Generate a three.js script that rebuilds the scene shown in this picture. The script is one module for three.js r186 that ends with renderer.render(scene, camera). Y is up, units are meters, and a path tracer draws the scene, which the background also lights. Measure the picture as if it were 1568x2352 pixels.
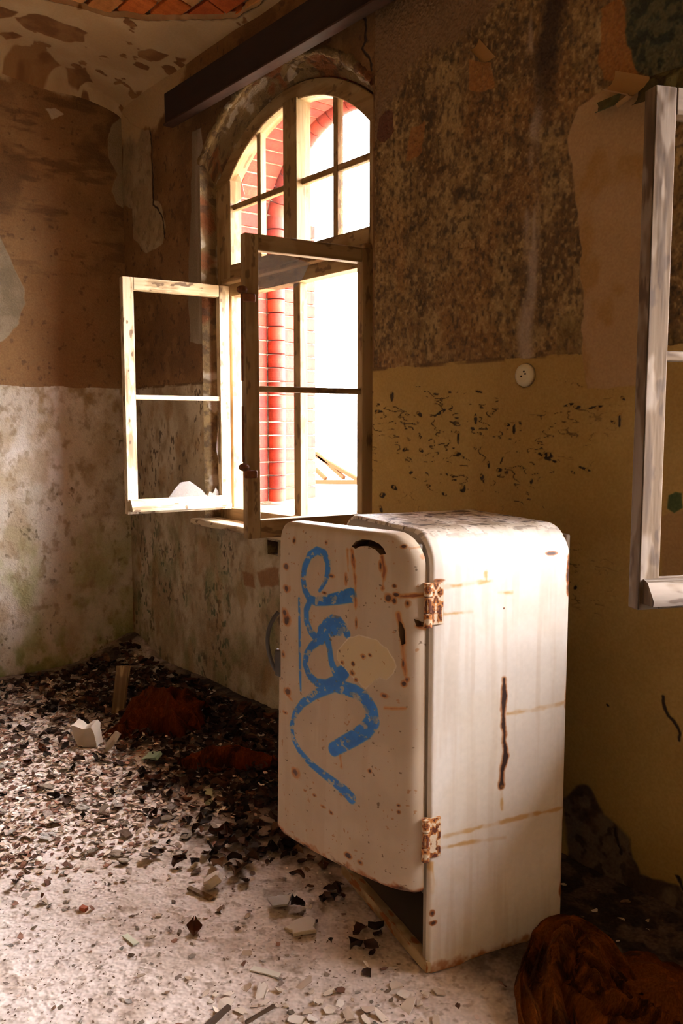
import * as THREE from 'three';
import { RoundedBoxGeometry } from 'three/addons/geometries/RoundedBoxGeometry.js';
import { mergeGeometries, mergeVertices, toCreasedNormals } from 'three/addons/utils/BufferGeometryUtils.js';
import { Brush, Evaluator, SUBTRACTION } from 'three-bvh-csg';

// ---------------------------------------------------------------- camera, sky, exposure
const FOCAL = 1980, FRAME_W = 1568, FRAME_H = 2352;
const scene = new THREE.Scene();
const camera = new THREE.PerspectiveCamera(2 * Math.atan(FRAME_H / 2 / FOCAL) * 180 / Math.PI, FRAME_W / FRAME_H, 0.05, 200);
const EYE = new THREE.Vector3(5.209, 1.5, 2.385);
const PITCH = Math.atan(196 / FOCAL), YAW = 38.4 * Math.PI / 180;
const FWD = new THREE.Vector3(-Math.cos(YAW) * Math.cos(PITCH), -Math.sin(PITCH), -Math.sin(YAW) * Math.cos(PITCH));
camera.position.copy(EYE);
camera.lookAt(EYE.clone().add(FWD));
const SKY = 56;                                   // bright overcast sky, seen blown out through the windows
scene.background = new THREE.Color().setRGB(SKY, SKY * 0.965, SKY * 0.975);
const sun = new THREE.DirectionalLight(new THREE.Color().setRGB(1, 0.95, 0.96), 4.5);  // veiled sun: a broad soft glow slanting in through the windows
sun.target.position.set(2.5, 0, 1.5);
sun.position.copy(sun.target.position).add(new THREE.Vector3(0.7, 0.45, -0.53).multiplyScalar(14));
sun.castShadow = true; sun.shadow.radius = 40; sun.shadow.mapSize.set(4096, 4096);
Object.assign(sun.shadow.camera, { left: -9, right: 9, top: 9, bottom: -9, near: 0.5, far: 40 });
scene.add(sun, sun.target);
const renderer = new THREE.WebGLRenderer();
renderer.toneMapping = THREE.LinearToneMapping;
renderer.toneMappingExposure = 1.0;
renderer.shadowMap.enabled = true;

// ---------------------------------------------------------------- helpers: photo rays, noise, textures, meshes
const RIGHT = new THREE.Vector3().crossVectors(FWD, new THREE.Vector3(0, 1, 0)).normalize();
const UPV = new THREE.Vector3().crossVectors(RIGHT, FWD);
const ray = (px, py) => FWD.clone().addScaledVector(RIGHT, (px - FRAME_W / 2) / FOCAL).addScaledVector(UPV, -(py - FRAME_H / 2) / FOCAL);
const onZ = (px, py, z = 0) => { const d = ray(px, py); return EYE.clone().addScaledVector(d, (z - EYE.z) / d.z); };      // point on the window wall
const onX = (px, py, x = 0) => { const d = ray(px, py); return EYE.clone().addScaledVector(d, (x - EYE.x) / d.x); };      // point on the end wall
const onY = (px, py, y = 0) => { const d = ray(px, py); return EYE.clone().addScaledVector(d, (y - EYE.y) / d.y); };      // point on the floor
const PB = (L) => L.map(([a, b]) => { const p = onZ(a, b); return [p.x, p.y]; });
const PA = (L) => L.map(([a, b]) => { const p = onX(a, b); return [p.z, p.y]; });

let seed = 7;
const rnd = () => { seed = (seed * 1664525 + 1013904223) >>> 0; return seed / 4294967296; };
const rr = (a, b) => a + (b - a) * rnd();
const VAL = new Float32Array(65536); for (let i = 0; i < 65536; i++) VAL[i] = rnd();
function vn(x, y) {
  const xf = Math.floor(x), yf = Math.floor(y);
  let u = x - xf, v = y - yf; u = u * u * (3 - 2 * u); v = v * v * (3 - 2 * v);
  const X = xf & 255, Y = yf & 255, X1 = (X + 1) & 255, Y1 = (Y + 1) & 255;
  const r0 = Y << 8, r1 = Y1 << 8, a = VAL[r0 | X], b = VAL[r0 | X1], c = VAL[r1 | X], d = VAL[r1 | X1];
  return a + (b - a) * u + (c - a) * v + (a - b - c + d) * u * v;
}
function fbm(x, y, o = 4) { let s = 0, a = 0.5, n = 0; for (let i = 0; i < o; i++) { s += a * vn(x, y); n += a; a *= 0.5; x = x * 2.03 + 17.1; y = y * 2.03 + 9.7; } return s / n; }
const cl = (x, a = 0, b = 1) => x < a ? a : x > b ? b : x;
const ss = (a, b, x) => { const t = cl((x - a) / (b - a)); return t * t * (3 - 2 * t); };
const mixTo = (o, c, k) => { o[0] += (c[0] - o[0]) * k; o[1] += (c[1] - o[1]) * k; o[2] += (c[2] - o[2]) * k; };
// signed distance to a polygon, negative inside
function sdPoly(P, x, y) {
  let d = 1e9, inside = false;
  for (let i = 0, j = P.length - 1; i < P.length; j = i++) {
    const ax = P[i][0], ay = P[i][1], bx = P[j][0] - ax, by = P[j][1] - ay, qx = x - ax, qy = y - ay;
    const t = cl((qx * bx + qy * by) / (bx * bx + by * by + 1e-12)), ex = qx - bx * t, ey = qy - by * t;
    d = Math.min(d, ex * ex + ey * ey);
    if ((ay > y) !== (P[j][1] > y) && x < bx * (y - ay) / by + ax) inside = !inside;
  }
  return inside ? -Math.sqrt(d) : Math.sqrt(d);
}
const boxOf = (P, m = 0.12) => [Math.min(...P.map((p) => p[0])) - m, Math.min(...P.map((p) => p[1])) - m, Math.max(...P.map((p) => p[0])) + m, Math.max(...P.map((p) => p[1])) + m];
function patch(P, warp = 0.03, freq = 9) {           // returns (x, y) -> warped signed distance, large outside its box
  const b = boxOf(P);
  return (x, y) => (x < b[0] || y < b[1] || x > b[2] || y > b[3]) ? 1 : sdPoly(P, x + (fbm(x * freq, y * freq, 3) - 0.5) * warp * 2, y + (fbm(x * freq + 40, y * freq + 7, 3) - 0.5) * warp * 2);
}
function lineDist(P, x, y) {                          // distance to a polyline; P items [x, y, halfwidth]; returns distance minus local half width
  let best = 1e9;
  for (let i = 0; i + 1 < P.length; i++) {
    const a = P[i], b = P[i + 1], bx = b[0] - a[0], by = b[1] - a[1], qx = x - a[0], qy = y - a[1];
    const t = cl((qx * bx + qy * by) / (bx * bx + by * by + 1e-12));
    const d = Math.hypot(qx - bx * t, qy - by * t) - (a[2] + (b[2] - a[2]) * t);
    if (d < best) best = d;
  }
  return best;
}
function tex(w, h, mw, mh, fn, x0 = 0, y0 = 0) {      // fn(x, y, out) -> out = r, g, b (0..255 sRGB), height 0..1 ; uv are metres
  const c = new Uint8Array(w * h * 4), b = new Uint8Array(w * h * 4), o = [0, 0, 0, 0.5];
  for (let j = 0; j < h; j++) for (let i = 0; i < w; i++) {
    o[3] = 0.5; fn(x0 + (i + 0.5) / w * mw, y0 + (j + 0.5) / h * mh, o);
    const k = (j * w + i) * 4;
    c[k] = cl(o[0], 0, 255); c[k + 1] = cl(o[1], 0, 255); c[k + 2] = cl(o[2], 0, 255); c[k + 3] = 255;
    b[k] = b[k + 1] = b[k + 2] = cl(o[3]) * 255; b[k + 3] = 255;
  }
  const mk = (d, srgb) => {
    const t = new THREE.DataTexture(d, w, h, THREE.RGBAFormat);
    t.magFilter = THREE.LinearFilter; t.minFilter = THREE.LinearFilter; t.wrapS = t.wrapT = THREE.MirroredRepeatWrapping;
    t.repeat.set(1 / mw, 1 / mh); t.offset.set(-x0 / mw, -y0 / mh);
    if (srgb) t.colorSpace = THREE.SRGBColorSpace;
    t.needsUpdate = true; return t;
  };
  return { map: mk(c, true), bumpMap: mk(b, false) };
}
const mat = (t, roughness = 0.9, bumpScale = 0.004, { physical, ...extra } = {}) => physical ? new THREE.MeshPhysicalMaterial({ ...(t || {}), roughness, bumpScale, side: THREE.DoubleSide, specularIntensity: 0.15, ...extra }) : new THREE.MeshStandardMaterial({ ...(t || {}), roughness, bumpScale, side: THREE.DoubleSide, ...extra });
const plain = (hex, roughness = 0.85, extra = {}) => new THREE.MeshStandardMaterial({ color: hex, roughness, side: THREE.DoubleSide, ...extra });

const taken = {};
const numbered = (n) => { taken[n] = (taken[n] ?? -1) + 1; return taken[n] ? n + '_' + String(taken[n]).padStart(3, '0') : n; };
function obj(name, geo, m, parent = scene) {
  const o = new THREE.Mesh(Array.isArray(geo) ? mergeGeometries(geo.map((g) => g.index ? g.toNonIndexed() : g)) : geo, m);
  o.name = parent === scene ? numbered(name) : name; o.castShadow = o.receiveShadow = true; parent.add(o); return o;
}
function group(name, parent = scene, pos = [0, 0, 0], turn = 0) {
  const g = new THREE.Group(); g.name = parent === scene ? numbered(name) : name; g.position.set(...pos); g.rotation.y = turn; parent.add(g); return g;
}
function tag(o, label, category, grp) { o.userData.label = label; o.userData.category = category; if (grp) o.userData.group = grp; return o; }
const struct = (o, label, category) => { o.userData.kind = 'structure'; if (label) { o.userData.label = label; o.userData.category = category; } return o; };
// uv in metres by dominant normal; along = which axis runs along the grain (v)
function metreUV(g, along = 'y', ox = 0, oy = 0) {
  const p = g.attributes.position, n = g.attributes.normal, uv = new Float32Array(p.count * 2);
  for (let i = 0; i < p.count; i++) {
    const ax = Math.abs(n.getX(i)), ay = Math.abs(n.getY(i)), az = Math.abs(n.getZ(i));
    const x = p.getX(i), y = p.getY(i), z = p.getZ(i);
    let u, v;
    if (along === 'y') { v = y; u = ax > az ? z : x; if (ay > ax && ay > az) { u = x; v = z; } }
    else if (along === 'x') { v = x; u = ay > az ? z : y; if (ax > ay && ax > az) { u = z; v = y; } }
    else { v = z; u = ax > ay ? y : x; if (az > ax && az > ay) { u = x; v = y; } }
    uv[2 * i] = u + ox; uv[2 * i + 1] = v + oy;
  }
  g.setAttribute('uv', new THREE.BufferAttribute(uv, 2)); return g;
}
function bar(x0, x1, y0, y1, z0, z1, along = 'y', r = 0.004, seg = 2) {
  const g = new RoundedBoxGeometry(x1 - x0, y1 - y0, z1 - z0, seg, Math.min(r, (x1 - x0) / 2.2, (y1 - y0) / 2.2, (z1 - z0) / 2.2));
  g.translate((x0 + x1) / 2, (y0 + y1) / 2, (z0 + z1) / 2);
  return metreUV(g, along, rnd() * 3, rnd() * 3);
}
function gridGeo(nu, nv, fn, flip = false) {          // fn(i/nu, j/nv) -> [x, y, z, u, v]
  const pos = [], uv = [], idx = [];
  for (let j = 0; j <= nv; j++) for (let i = 0; i <= nu; i++) { const q = fn(i / nu, j / nv); pos.push(q[0], q[1], q[2]); uv.push(q[3] ?? i / nu, q[4] ?? j / nv); }
  for (let j = 0; j < nv; j++) for (let i = 0; i < nu; i++) {
    const a = j * (nu + 1) + i, b = a + 1, c = a + nu + 1, d = c + 1;
    flip ? idx.push(a, c, b, b, c, d) : idx.push(a, b, c, b, d, c);
  }
  const g = new THREE.BufferGeometry();
  g.setAttribute('position', new THREE.Float32BufferAttribute(pos, 3)); g.setAttribute('uv', new THREE.Float32BufferAttribute(uv, 2)); g.setIndex(idx); g.computeVertexNormals(); return g;
}

// ---------------------------------------------------------------- surfaces of the room
const DADO = 1.74, WIN_X = 1.69, WIN_STEP = 3.17, ROOM_X = 9.6, ROOM_Z = 5.6;
const grain = (x, y) => vn(x * 190, y * 190);

// -- window wall: peeled brown distemper above, whitewashed / ochre dado below
const pOchre = (x, y) => 2.40 + (vn(y * 14, 5) - 0.5) * 0.03 - x;
const pPanel = patch(PB([[1330, 245], [1395, 200], [1500, 190], [1500, 560], [1478, 890], [1350, 893], [1338, 800], [1335, 560], [1322, 400], [1305, 320]]), 0.018, 12);
const pGreyDab = patch(PB([[282, 262], [300, 285], [345, 300], [350, 455], [370, 470], [380, 520], [375, 560], [335, 582], [306, 545], [304, 480], [282, 470]]), 0.012, 12);
const pStrip = patch(PB([[440, 300], [462, 290], [470, 400], [468, 640], [468, 790], [436, 785], [432, 640], [440, 450]]), 0.014, 10);
const pBare = patch(PB([[1340, 1800], [1380, 1870], [1440, 1935], [1470, 2010], [1568, 2040], [1640, 2075], [1640, 2250], [1300, 2100], [1300, 1830]]), 0.03, 9);
const pOrange = patch(PB([[1378, 20], [1420, 10], [1478, 60], [1470, 180], [1420, 205], [1378, 190]]), 0.03, 9);
const pMould = patch(PB([[1440, -30], [1600, -40], [1600, 165], [1530, 172], [1470, 150], [1450, 90]]), 0.03, 9);
const pOrange2 = patch(PB([[1075, 140], [1130, 140], [1135, 200], [1075, 210]]), 0.02, 9);
const pOrange3 = patch(PB([[940, 290], [975, 280], [972, 350], [935, 370]]), 0.02, 9);
const pSmoothTop = patch(PB([[860, -40], [1180, -60], [1100, 60], [960, 140], [890, 260], [862, 330]]), 0.05, 6);
const pGreenDab = patch(PB([[1532, 1135], [1550, 1128], [1566, 1132], [1566, 1165], [1545, 1178], [1530, 1168]]), 0.01, 14), pBuff = patch(PB([[1520, 1185], [1566, 1178], [1620, 1180], [1620, 1345], [1520, 1340]]), 0.012, 12);
const pRedStain = patch(PB([[868, 270], [900, 262], [905, 300], [885, 325], [868, 310]]), 0.02, 12);
const pBrownDabs = [[[556, 1310], [580, 1318], [585, 1345], [560, 1340]], [[590, 1315], [640, 1310], [640, 1350], [600, 1345]], [[275, 1380], [305, 1370], [310, 1430], [285, 1435]]].map((L) => patch(PB(L), 0.02, 10));
const crackLines = [
  [[345, 300], [349, 330], [350, 400], [352, 440], [352, 470], [362, 480], [374, 500], [378, 545]],
  [[822, 30], [838, 40], [840, 95], [832, 110], [848, 135], [855, 160]],
  [[1520, 1600], [1536, 1645], [1552, 1665], [1560, 1700]], [[1556, 2015], [1568, 2045]], [[1415, 1905], [1425, 1960]],
].map((L) => PB(L).map(([a, b]) => [a, b, 0.0035]));
// chips where the ochre paint has sprung off, placed from the photograph (centre, size, slant)
const chipSpots = [[962, 950, 10, 8], [935, 952, 14, 5], [1012, 947, 26, 6], [1064, 1125, 14, 14], [1252, 1050, 34, 10], [1258, 1046, 20, 14], [1092, 965, 6, 20], [1052, 1005, 6, 26], [1180, 985, 5, 26], [1165, 975, 12, 5], [1305, 930, 24, 4], [1325, 935, 14, 7], [1368, 935, 26, 4], [1422, 965, 5, 30], [1430, 915, 10, 8],
  [1145, 1080, 12, 6], [1122, 1068, 5, 14], [1106, 1098, 7, 14], [1050, 1042, 14, 8], [968, 1035, 8, 8], [930, 1032, 10, 8], [878, 1138, 12, 10], [875, 1170, 7, 14], [905, 1120, 12, 9], [1020, 1135, 12, 6], [870, 945, 16, 5], [1345, 1078, 24, 5], [1315, 1085, 9, 4], [1408, 970, 10, 4], [1200, 1075, 12, 4], [1220, 1105, 6, 10], [985, 1115, 10, 5], [900, 910, 6, 20], [1130, 950, 10, 4], [1100, 900, 14, 3], [1000, 905, 14, 3], [1085, 985, 10, 4], [945, 1085, 8, 5], [1320, 1350, 8, 8], [1395, 1620, 8, 5]];
const chips = chipSpots.map(([px, py, w, h]) => { const p = onZ(px, py), q = onZ(px + 10, py); const sx = (q.x - p.x) / 10, sy = Math.abs(onZ(px, py + 10).y - p.y) / 10; return [p.x, p.y, w * sx * 0.52, h * sy * 0.52, (px * 7 % 13) / 13 - 0.5]; });
const wallB = tex(1680, 1440, 4.2, 3.6, (x, y, o) => {
  const f1 = fbm(x * 3, y * 3, 5), f2 = fbm(x * 11 + 5, y * 11, 4), g = grain(x, y), st = fbm(x * 16, y * 2.2, 4), f3 = fbm(x * 34, y * 30, 3);
  if (y > DADO + (fbm(x * 12, 3, 3) - 0.5) * 0.02) {
    if (x < 2.42) {                                    // brown, left of the window
      o[0] = 122; o[1] = 88; o[2] = 52;
      mixTo(o, [98, 66, 36], ss(0.42, 0.62, f1) * 0.8); mixTo(o, [140, 106, 68], ss(0.56, 0.75, f2) * 0.5); mixTo(o, [70, 42, 24], ss(0.66, 0.76, f3) * 0.6);
      o[3] = 0.5 + (f2 - 0.5) * 0.3 + (g - 0.5) * 0.12;
    } else {                                           // grainy olive-brown stripped plaster
      o[0] = 130; o[1] = 102; o[2] = 62;
      mixTo(o, [164, 138, 92], ss(0.5, 0.7, st * 0.5 + f2 * 0.5) * 0.8); mixTo(o, [90, 64, 36], ss(0.44, 0.74, fbm(x * 7 + 3, y * 4 + 8, 5)) * 0.8);
      mixTo(o, [62, 44, 27], ss(0.54, 0.78, f3) * 0.6); mixTo(o, [172, 144, 96], ss(0.60, 0.78, fbm(x * 40 + 9, y * 26, 3)) * 0.6); mixTo(o, [136, 94, 50], ss(0.55, 0.72, fbm(x * 5 + 31, y * 3.5, 3)) * 0.5);
      const f4 = fbm(x * 80, y * 64, 2); mixTo(o, [58, 42, 26], ss(0.52, 0.9, f4) * 0.7); mixTo(o, [184, 154, 104], ss(0.42, 0.18, f4) * 0.55);
      o[3] = 0.5 + (f3 - 0.5) * 0.6 + (f4 - 0.5) * -0.5 + (g - 0.5) * 0.3;
      const s = Math.abs(x - 3.23 - (fbm(3, y * 3, 3) - 0.5) * 0.1);
      mixTo(o, [172, 152, 138], ss(0.05, 0.01, s) * ss(0.38, 0.6, fbm(x * 20, y * 5, 3)) * 0.8);                       // lime streak
      const dk = Math.abs(x - 3.31 - (fbm(8, y * 3, 3) - 0.5) * 0.12);
      mixTo(o, [48, 30, 18], ss(0.07, 0.02, dk) * ss(2.4, 2.75, y) * 0.8);
      if (x > 3.36) mixTo(o, [104, 84, 42], ss(0.45, 0.6, f1) * 0.5);
      if (pSmoothTop(x, y) < 0.02) mixTo(o, [124, 96, 68], ss(0.02, -0.04, pSmoothTop(x, y)) * 0.9);
      const d3 = pOrange2(x, y), d4 = pOrange3(x, y); if (d3 < 0) mixTo(o, [158, 104, 50], 0.75); if (d4 < 0) mixTo(o, [152, 98, 48], 0.75);
      const d1 = pOrange(x, y); if (d1 < 0.004) mixTo(o, [150, 96, 42], ss(0.004, -0.004, d1) * 0.85);
      const d2 = pMould(x, y); if (d2 < 0.01) { mixTo(o, [76, 76, 54], ss(0.01, 0, d2) * 0.9); mixTo(o, [44, 48, 34], ss(0.45, 0.65, f3) * ss(0.01, 0, d2)); }
      const d5 = pRedStain(x, y); if (d5 < 0.004) mixTo(o, [88, 44, 32], 0.8);
    }
  } else if (pOchre(x, y) > 0) {                       // flaking limewash below the window
    o[0] = 170; o[1] = 153; o[2] = 128;
    mixTo(o, [186, 172, 152], ss(0.36, 0.72, fbm(x * 5 + 2, y * 3.6, 5)) * 0.8); mixTo(o, [128, 104, 74], ss(0.40, 0.80, fbm(x * 7 + 11, y * 4 + 2, 5)) * 0.6);
    mixTo(o, [112, 90, 62], ss(0.50, 0.82, fbm(x * 20, y * 13 + 30, 4)) * 0.55); const cluster = ss(0.46, 0.66, fbm(x * 4.5 + 90, y * 3.5, 3)); mixTo(o, [62, 48, 34], ss(0.62, 0.76, fbm(x * 46 + 4, y * 26, 3)) * 0.75 * cluster);
    mixTo(o, [108, 108, 68], ss(0.48, 0.78, fbm(x * 11 + 21, y * 8 + 5, 4)) * ss(1.3, 0.6, y) * 0.55); mixTo(o, [62, 74, 50], ss(0.62, 0.76, fbm(x * 34 + 61, y * 24, 3)) * ss(1.25, 0.7, y) * 0.75 * cluster);
    mixTo(o, [140, 102, 60], ss(0.56, 0.74, fbm(x * 9 + 71, y * 5, 4)) * 0.4);
    for (const p of pBrownDabs) { const d = p(x, y); if (d < 0.01) mixTo(o, [124, 82, 46], ss(0.01, -0.005, d) * 0.8); }
    o[3] = 0.5 + (f2 - 0.5) * 0.5 + (f3 - 0.5) * 0.35 + (g - 0.5) * 0.15;
  } else {                                             // smooth ochre oil paint
    o[0] = 168; o[1] = 137; o[2] = 76;
    mixTo(o, [180, 152, 94], ss(0.45, 0.7, f1) * 0.6); mixTo(o, [152, 116, 56], ss(0.52, 0.7, fbm(x * 2.2 + 7, y * 1.6, 3)) * 0.5);
    o[3] = 0.55 + (f1 - 0.5) * 0.2 + (f2 - 0.5) * 0.1;
    if (y > 0.85 && y < 1.66) {                          // network of cracks in the flaky band
      const k1 = Math.abs(fbm(x * 11 + 3, y * 40, 3) - 0.5), k2 = ss(0.42, 0.58, fbm(x * 4 + 50, y * 5, 3)) * ss(3.8, 3.1, x);
      const m = ss(0.020, 0.007, k1) * k2 * ss(0.46, 0.56, fbm(x * 30, y * 30 + 8, 2)); mixTo(o, [58, 40, 20], m * 0.95); o[3] -= m * 0.35;
    }
    for (const c of chips) {
      const dx = (x - c[0]) / c[2], dy = (y - c[1] - c[4] * (x - c[0])) / c[3]; const r = Math.sqrt(dx * dx + dy * dy) + (fbm(x * 60, y * 60, 2) - 0.5) * 1.2;
      if (r < 1.15) { const m = ss(1.1, 0.8, r); mixTo(o, [40, 27, 17], m * 0.95); o[3] -= m * 0.5; }
    }
    if (x > 3.6) { const q1 = pBuff(x, y), q2 = pGreenDab(x, y); if (q1 < 0.004) mixTo(o, [164, 128, 84], ss(0.004, -0.002, q1) * 0.8); if (q2 < 0.003) mixTo(o, [58, 78, 44], ss(0.003, -0.002, q2) * 0.9); }
    const d = pBare(x, y);
    if (d < 0.012) { const m = ss(0.012, -0.004, d); mixTo(o, [112, 95, 78], m); mixTo(o, [76, 58, 44], m * ss(0.5, 0.66, f2)); mixTo(o, [64, 48, 34], m * ss(0.58, 0.72, f3) * 0.8); o[3] = o[3] * (1 - m) + m * (0.3 + (f3 - 0.5) * 0.8); }
  }
  const dp = pPanel(x, y);
  if (dp < 0.006) {
    const m = ss(0.003, -0.003, dp); mixTo(o, [166, 132, 92], m); mixTo(o, [154, 114, 60], m * ss(0.5, 0.72, fbm(x * 9 + 2, y * 7, 3)) * 0.8); mixTo(o, [170, 136, 100], m * ss(0.55, 0.75, fbm(x * 6 + 22, y * 5, 3)) * 0.6);
    o[3] = o[3] * (1 - m) + m * (0.72 + (g - 0.5) * 0.06);
  }
  if (x < 0.9) { const d = pGreyDab(x, y); if (d < 0.006) { const m = ss(0.004, -0.004, d); mixTo(o, [144, 124, 94], m); mixTo(o, [164, 146, 116], m * ss(0.4, 0.8, f2)); mixTo(o, [116, 98, 72], m * ss(0.5, 0.8, f3) * 0.7); o[3] = o[3] * (1 - m) + m * (0.85 + (f2 - 0.5) * 0.5); } }
  if (x < 1.1) { const d = pStrip(x, y); if (d < 0.006) { const m = ss(0.004, -0.003, d); mixTo(o, [124, 108, 86], m); mixTo(o, [146, 132, 118], m * ss(0.45, 0.7, st)); o[3] += m * 0.12; } }
  if (y > 3.1) mixTo(o, [180, 154, 114], ss(-0.02, 0.03, y - 3.24 - ss(0.5, 1.0, x) * 0.3 + (fbm(x * 9, y * 9 + 3, 4) - 0.5) * 0.16));
  const dd = Math.abs(y - DADO); if (dd < 0.012 && x < 3.45) { mixTo(o, [84, 58, 30], ss(0.012, 0.002, dd) * ss(0.4, 0.6, f2) * 0.8); }
  for (const c of crackLines) { const b = lineDist(c, x + (fbm(x * 40, y * 40, 2) - 0.5) * 0.02, y); if (b < 0.004) { const m = ss(0.004, -0.001, b); mixTo(o, [36, 22, 13], m * 0.95); o[3] -= m * 0.5; } }
  const gg = (g - 0.5) * 14; o[0] += gg; o[1] += gg; o[2] += gg * 0.8;
});
const wallBMat = mat(wallB, 0.86, 0.012);

// -- end wall on the left
const pPale = patch(PA([[-80, 500], [0, 540], [25, 600], [55, 660], [58, 700], [45, 745], [0, 780], [-80, 780]]), 0.02, 9);
const pGreyA = patch(PA([[246, 320], [262, 285], [283, 262], [286, 480], [268, 470], [254, 440], [268, 400], [250, 360]]), 0.012, 12);
const pWhiteA = patch(PA([[104, 250], [125, 248], [145, 262], [120, 275]]), 0.012, 14);
const wallA = tex(800, 1560, 1.9, 3.7, (z, y, o) => {
  const f1 = fbm(z * 3 + 60, y * 3, 5), f2 = fbm(z * 11 + 15, y * 11 + 4, 4), f3 = fbm(z * 32 + 8, y * 32, 3), g = grain(z + 3, y), hor = fbm(z * 5 + 3, y * 22, 4);
  if (y > DADO + (fbm(z * 9 + 70, 3, 3) - 0.5) * 0.016) {
    o[0] = 136; o[1] = 100; o[2] = 62;
    mixTo(o, [104, 72, 40], ss(0.45, 0.62, fbm(z * 4 + 3, y * 5 + 1, 4)) * ss(2.1, 2.8, y) * 0.8); mixTo(o, [150, 114, 74], ss(0.5, 0.7, f1) * 0.6); mixTo(o, [94, 64, 34], ss(0.54, 0.7, hor) * ss(2.2, 2.7, y) * 0.6);
    mixTo(o, [72, 46, 26], ss(0.70, 0.82, f3) * 0.4);
    o[3] = 0.5 + (hor - 0.5) * 0.4 + (g - 0.5) * 0.1;
    const top = y - 3.47 + (fbm(z * 8, y * 8 + 3, 4) - 0.5) * 0.22; mixTo(o, [180, 154, 114], ss(-0.02, 0.03, top));
    const dp = pPale(z, y); if (dp < 0.006) { const m = ss(0.004, -0.004, dp); mixTo(o, [150, 133, 110], m); mixTo(o, [130, 114, 90], m * ss(0.35, 0.75, f2)); o[3] += m * 0.25; }
    const dg = pGreyA(z, y); if (dg < 0.006) { const m = ss(0.004, -0.004, dg); mixTo(o, [144, 124, 94], m); o[3] += m * 0.3; }
    const dw = pWhiteA(z, y); if (dw < 0.003) mixTo(o, [186, 168, 142], ss(0.003, -0.003, dw));
  } else {
    o[0] = 204; o[1] = 192; o[2] = 176;
    mixTo(o, [222, 213, 206], ss(0.42, 0.68, f1) * 0.8); mixTo(o, [170, 148, 118], ss(0.46, 0.74, fbm(z * 7 + 2, y * 5 + 9, 5)) * 0.75);
    mixTo(o, [150, 122, 76], ss(0.52, 0.74, fbm(z * 11 + 33, y * 8, 4)) * ss(1.25, 1.74, y) * 0.85); mixTo(o, [140, 116, 86], ss(0.52, 0.82, fbm(z * 26, y * 20 + 3, 4)) * 0.6);
    mixTo(o, [78, 64, 46], ss(0.64, 0.80, fbm(z * 44 + 40, y * 34, 3)) * 0.65 * ss(0.48, 0.64, fbm(z * 4 + 7, y * 3.5 + 2, 3))); mixTo(o, [160, 158, 104], ss(0.48, 0.72, fbm(z * 6 + 80, y * 5 + 3, 4)) * ss(1.3, 0.5, y) * 0.6); mixTo(o, [116, 124, 62], ss(0.42, 0.62, fbm(z * 12 + 8, y * 9, 3)) * ss(0.3, 0.06, y) * 0.75);
    o[3] = 0.5 + (f2 - 0.5) * 0.6 + (f3 - 0.5) * 0.4 + (g - 0.5) * 0.15;
  }
  const gg = (g - 0.5) * 14; o[0] += gg; o[1] += gg; o[2] += gg * 0.8;
});
const wallAMat = mat(wallA, 0.9, 0.012);

// -- ceiling plaster, reveals, wood, brick, floor
const vaultY = (z) => z < 0 ? 3.46 : z < 3.2 ? 3.46 + 0.26 * Math.pow(Math.max(0, Math.sin(Math.PI * z / 3.2)), 0.75) : 3.46 + 0.2 * Math.pow(Math.max(0, Math.sin(Math.PI * (z - 3.2) / 2.5)), 0.75);
const ceilY = (x, z) => { const r = 0.05 + 0.1 * ss(0, 0.6, z); return vaultY(z) - (x < r ? r - Math.sqrt(Math.max(0, r * r - (r - x) * (r - x))) : 0) + (fbm(x * 2.5, z * 2.5, 3) - 0.5) * 0.03; };
const onCeil = (px, py) => { let y = 3.6, p; for (let i = 0; i < 12; i++) { p = onY(px, py, y); y = ceilY(cl(p.x, 0.1, 5), cl(p.z, 0.1, 3.1)); } return [p.x, p.z]; };
const ceilBare = [[[38, 42], [70, 34], [120, 40], [170, 58], [200, 74], [188, 92], [150, 98], [110, 84], [60, 64]], [[0, 14], [40, 28], [30, 42], [0, 44]], [[0, 108], [40, 104], [100, 112], [142, 146], [90, 152], [40, 138], [0, 140]], [[150, 150], [195, 158], [216, 190], [180, 186], [152, 170]], [[314, 118], [345, 112], [382, 124], [350, 142], [322, 130]], [[0, 78], [30, 74], [60, 84], [20, 92]], [[312, 198], [332, 194], [318, 206]], [[405, 125], [425, 122], [412, 136]]].map((L) => patch(L.map(([a, b]) => onCeil(a, b)), 0.03, 9));
const ceilTex = tex(800, 800, 2.6, 2.6, (x, z, o) => {
  const f1 = fbm(x * 3 + 9, z * 3 + 2, 5), f2 = fbm(x * 10, z * 10 + 60, 4), g = grain(x, z + 8);
  o[0] = 196; o[1] = 170; o[2] = 130; mixTo(o, [174, 142, 98], ss(0.42, 0.68, f1) * 0.6);
  let d = 1; for (const p of ceilBare) d = Math.min(d, p(x, z)); d = Math.min(d, (0.70 - fbm(x * 9 + 3, z * 9, 4)) * 0.3);
  const m = ss(0.006, -0.006, d); mixTo(o, [148, 108, 64], m); mixTo(o, [122, 82, 44], m * ss(0.4, 0.7, f2));
  o[3] = 0.6 - m * 0.3 + (f2 - 0.5) * 0.2 + (g - 0.5) * 0.06; const gg = (g - 0.5) * 8; o[0] += gg; o[1] += gg; o[2] += gg;
});
const ceilMat = mat(ceilTex, 0.9, 0.012);
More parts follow.
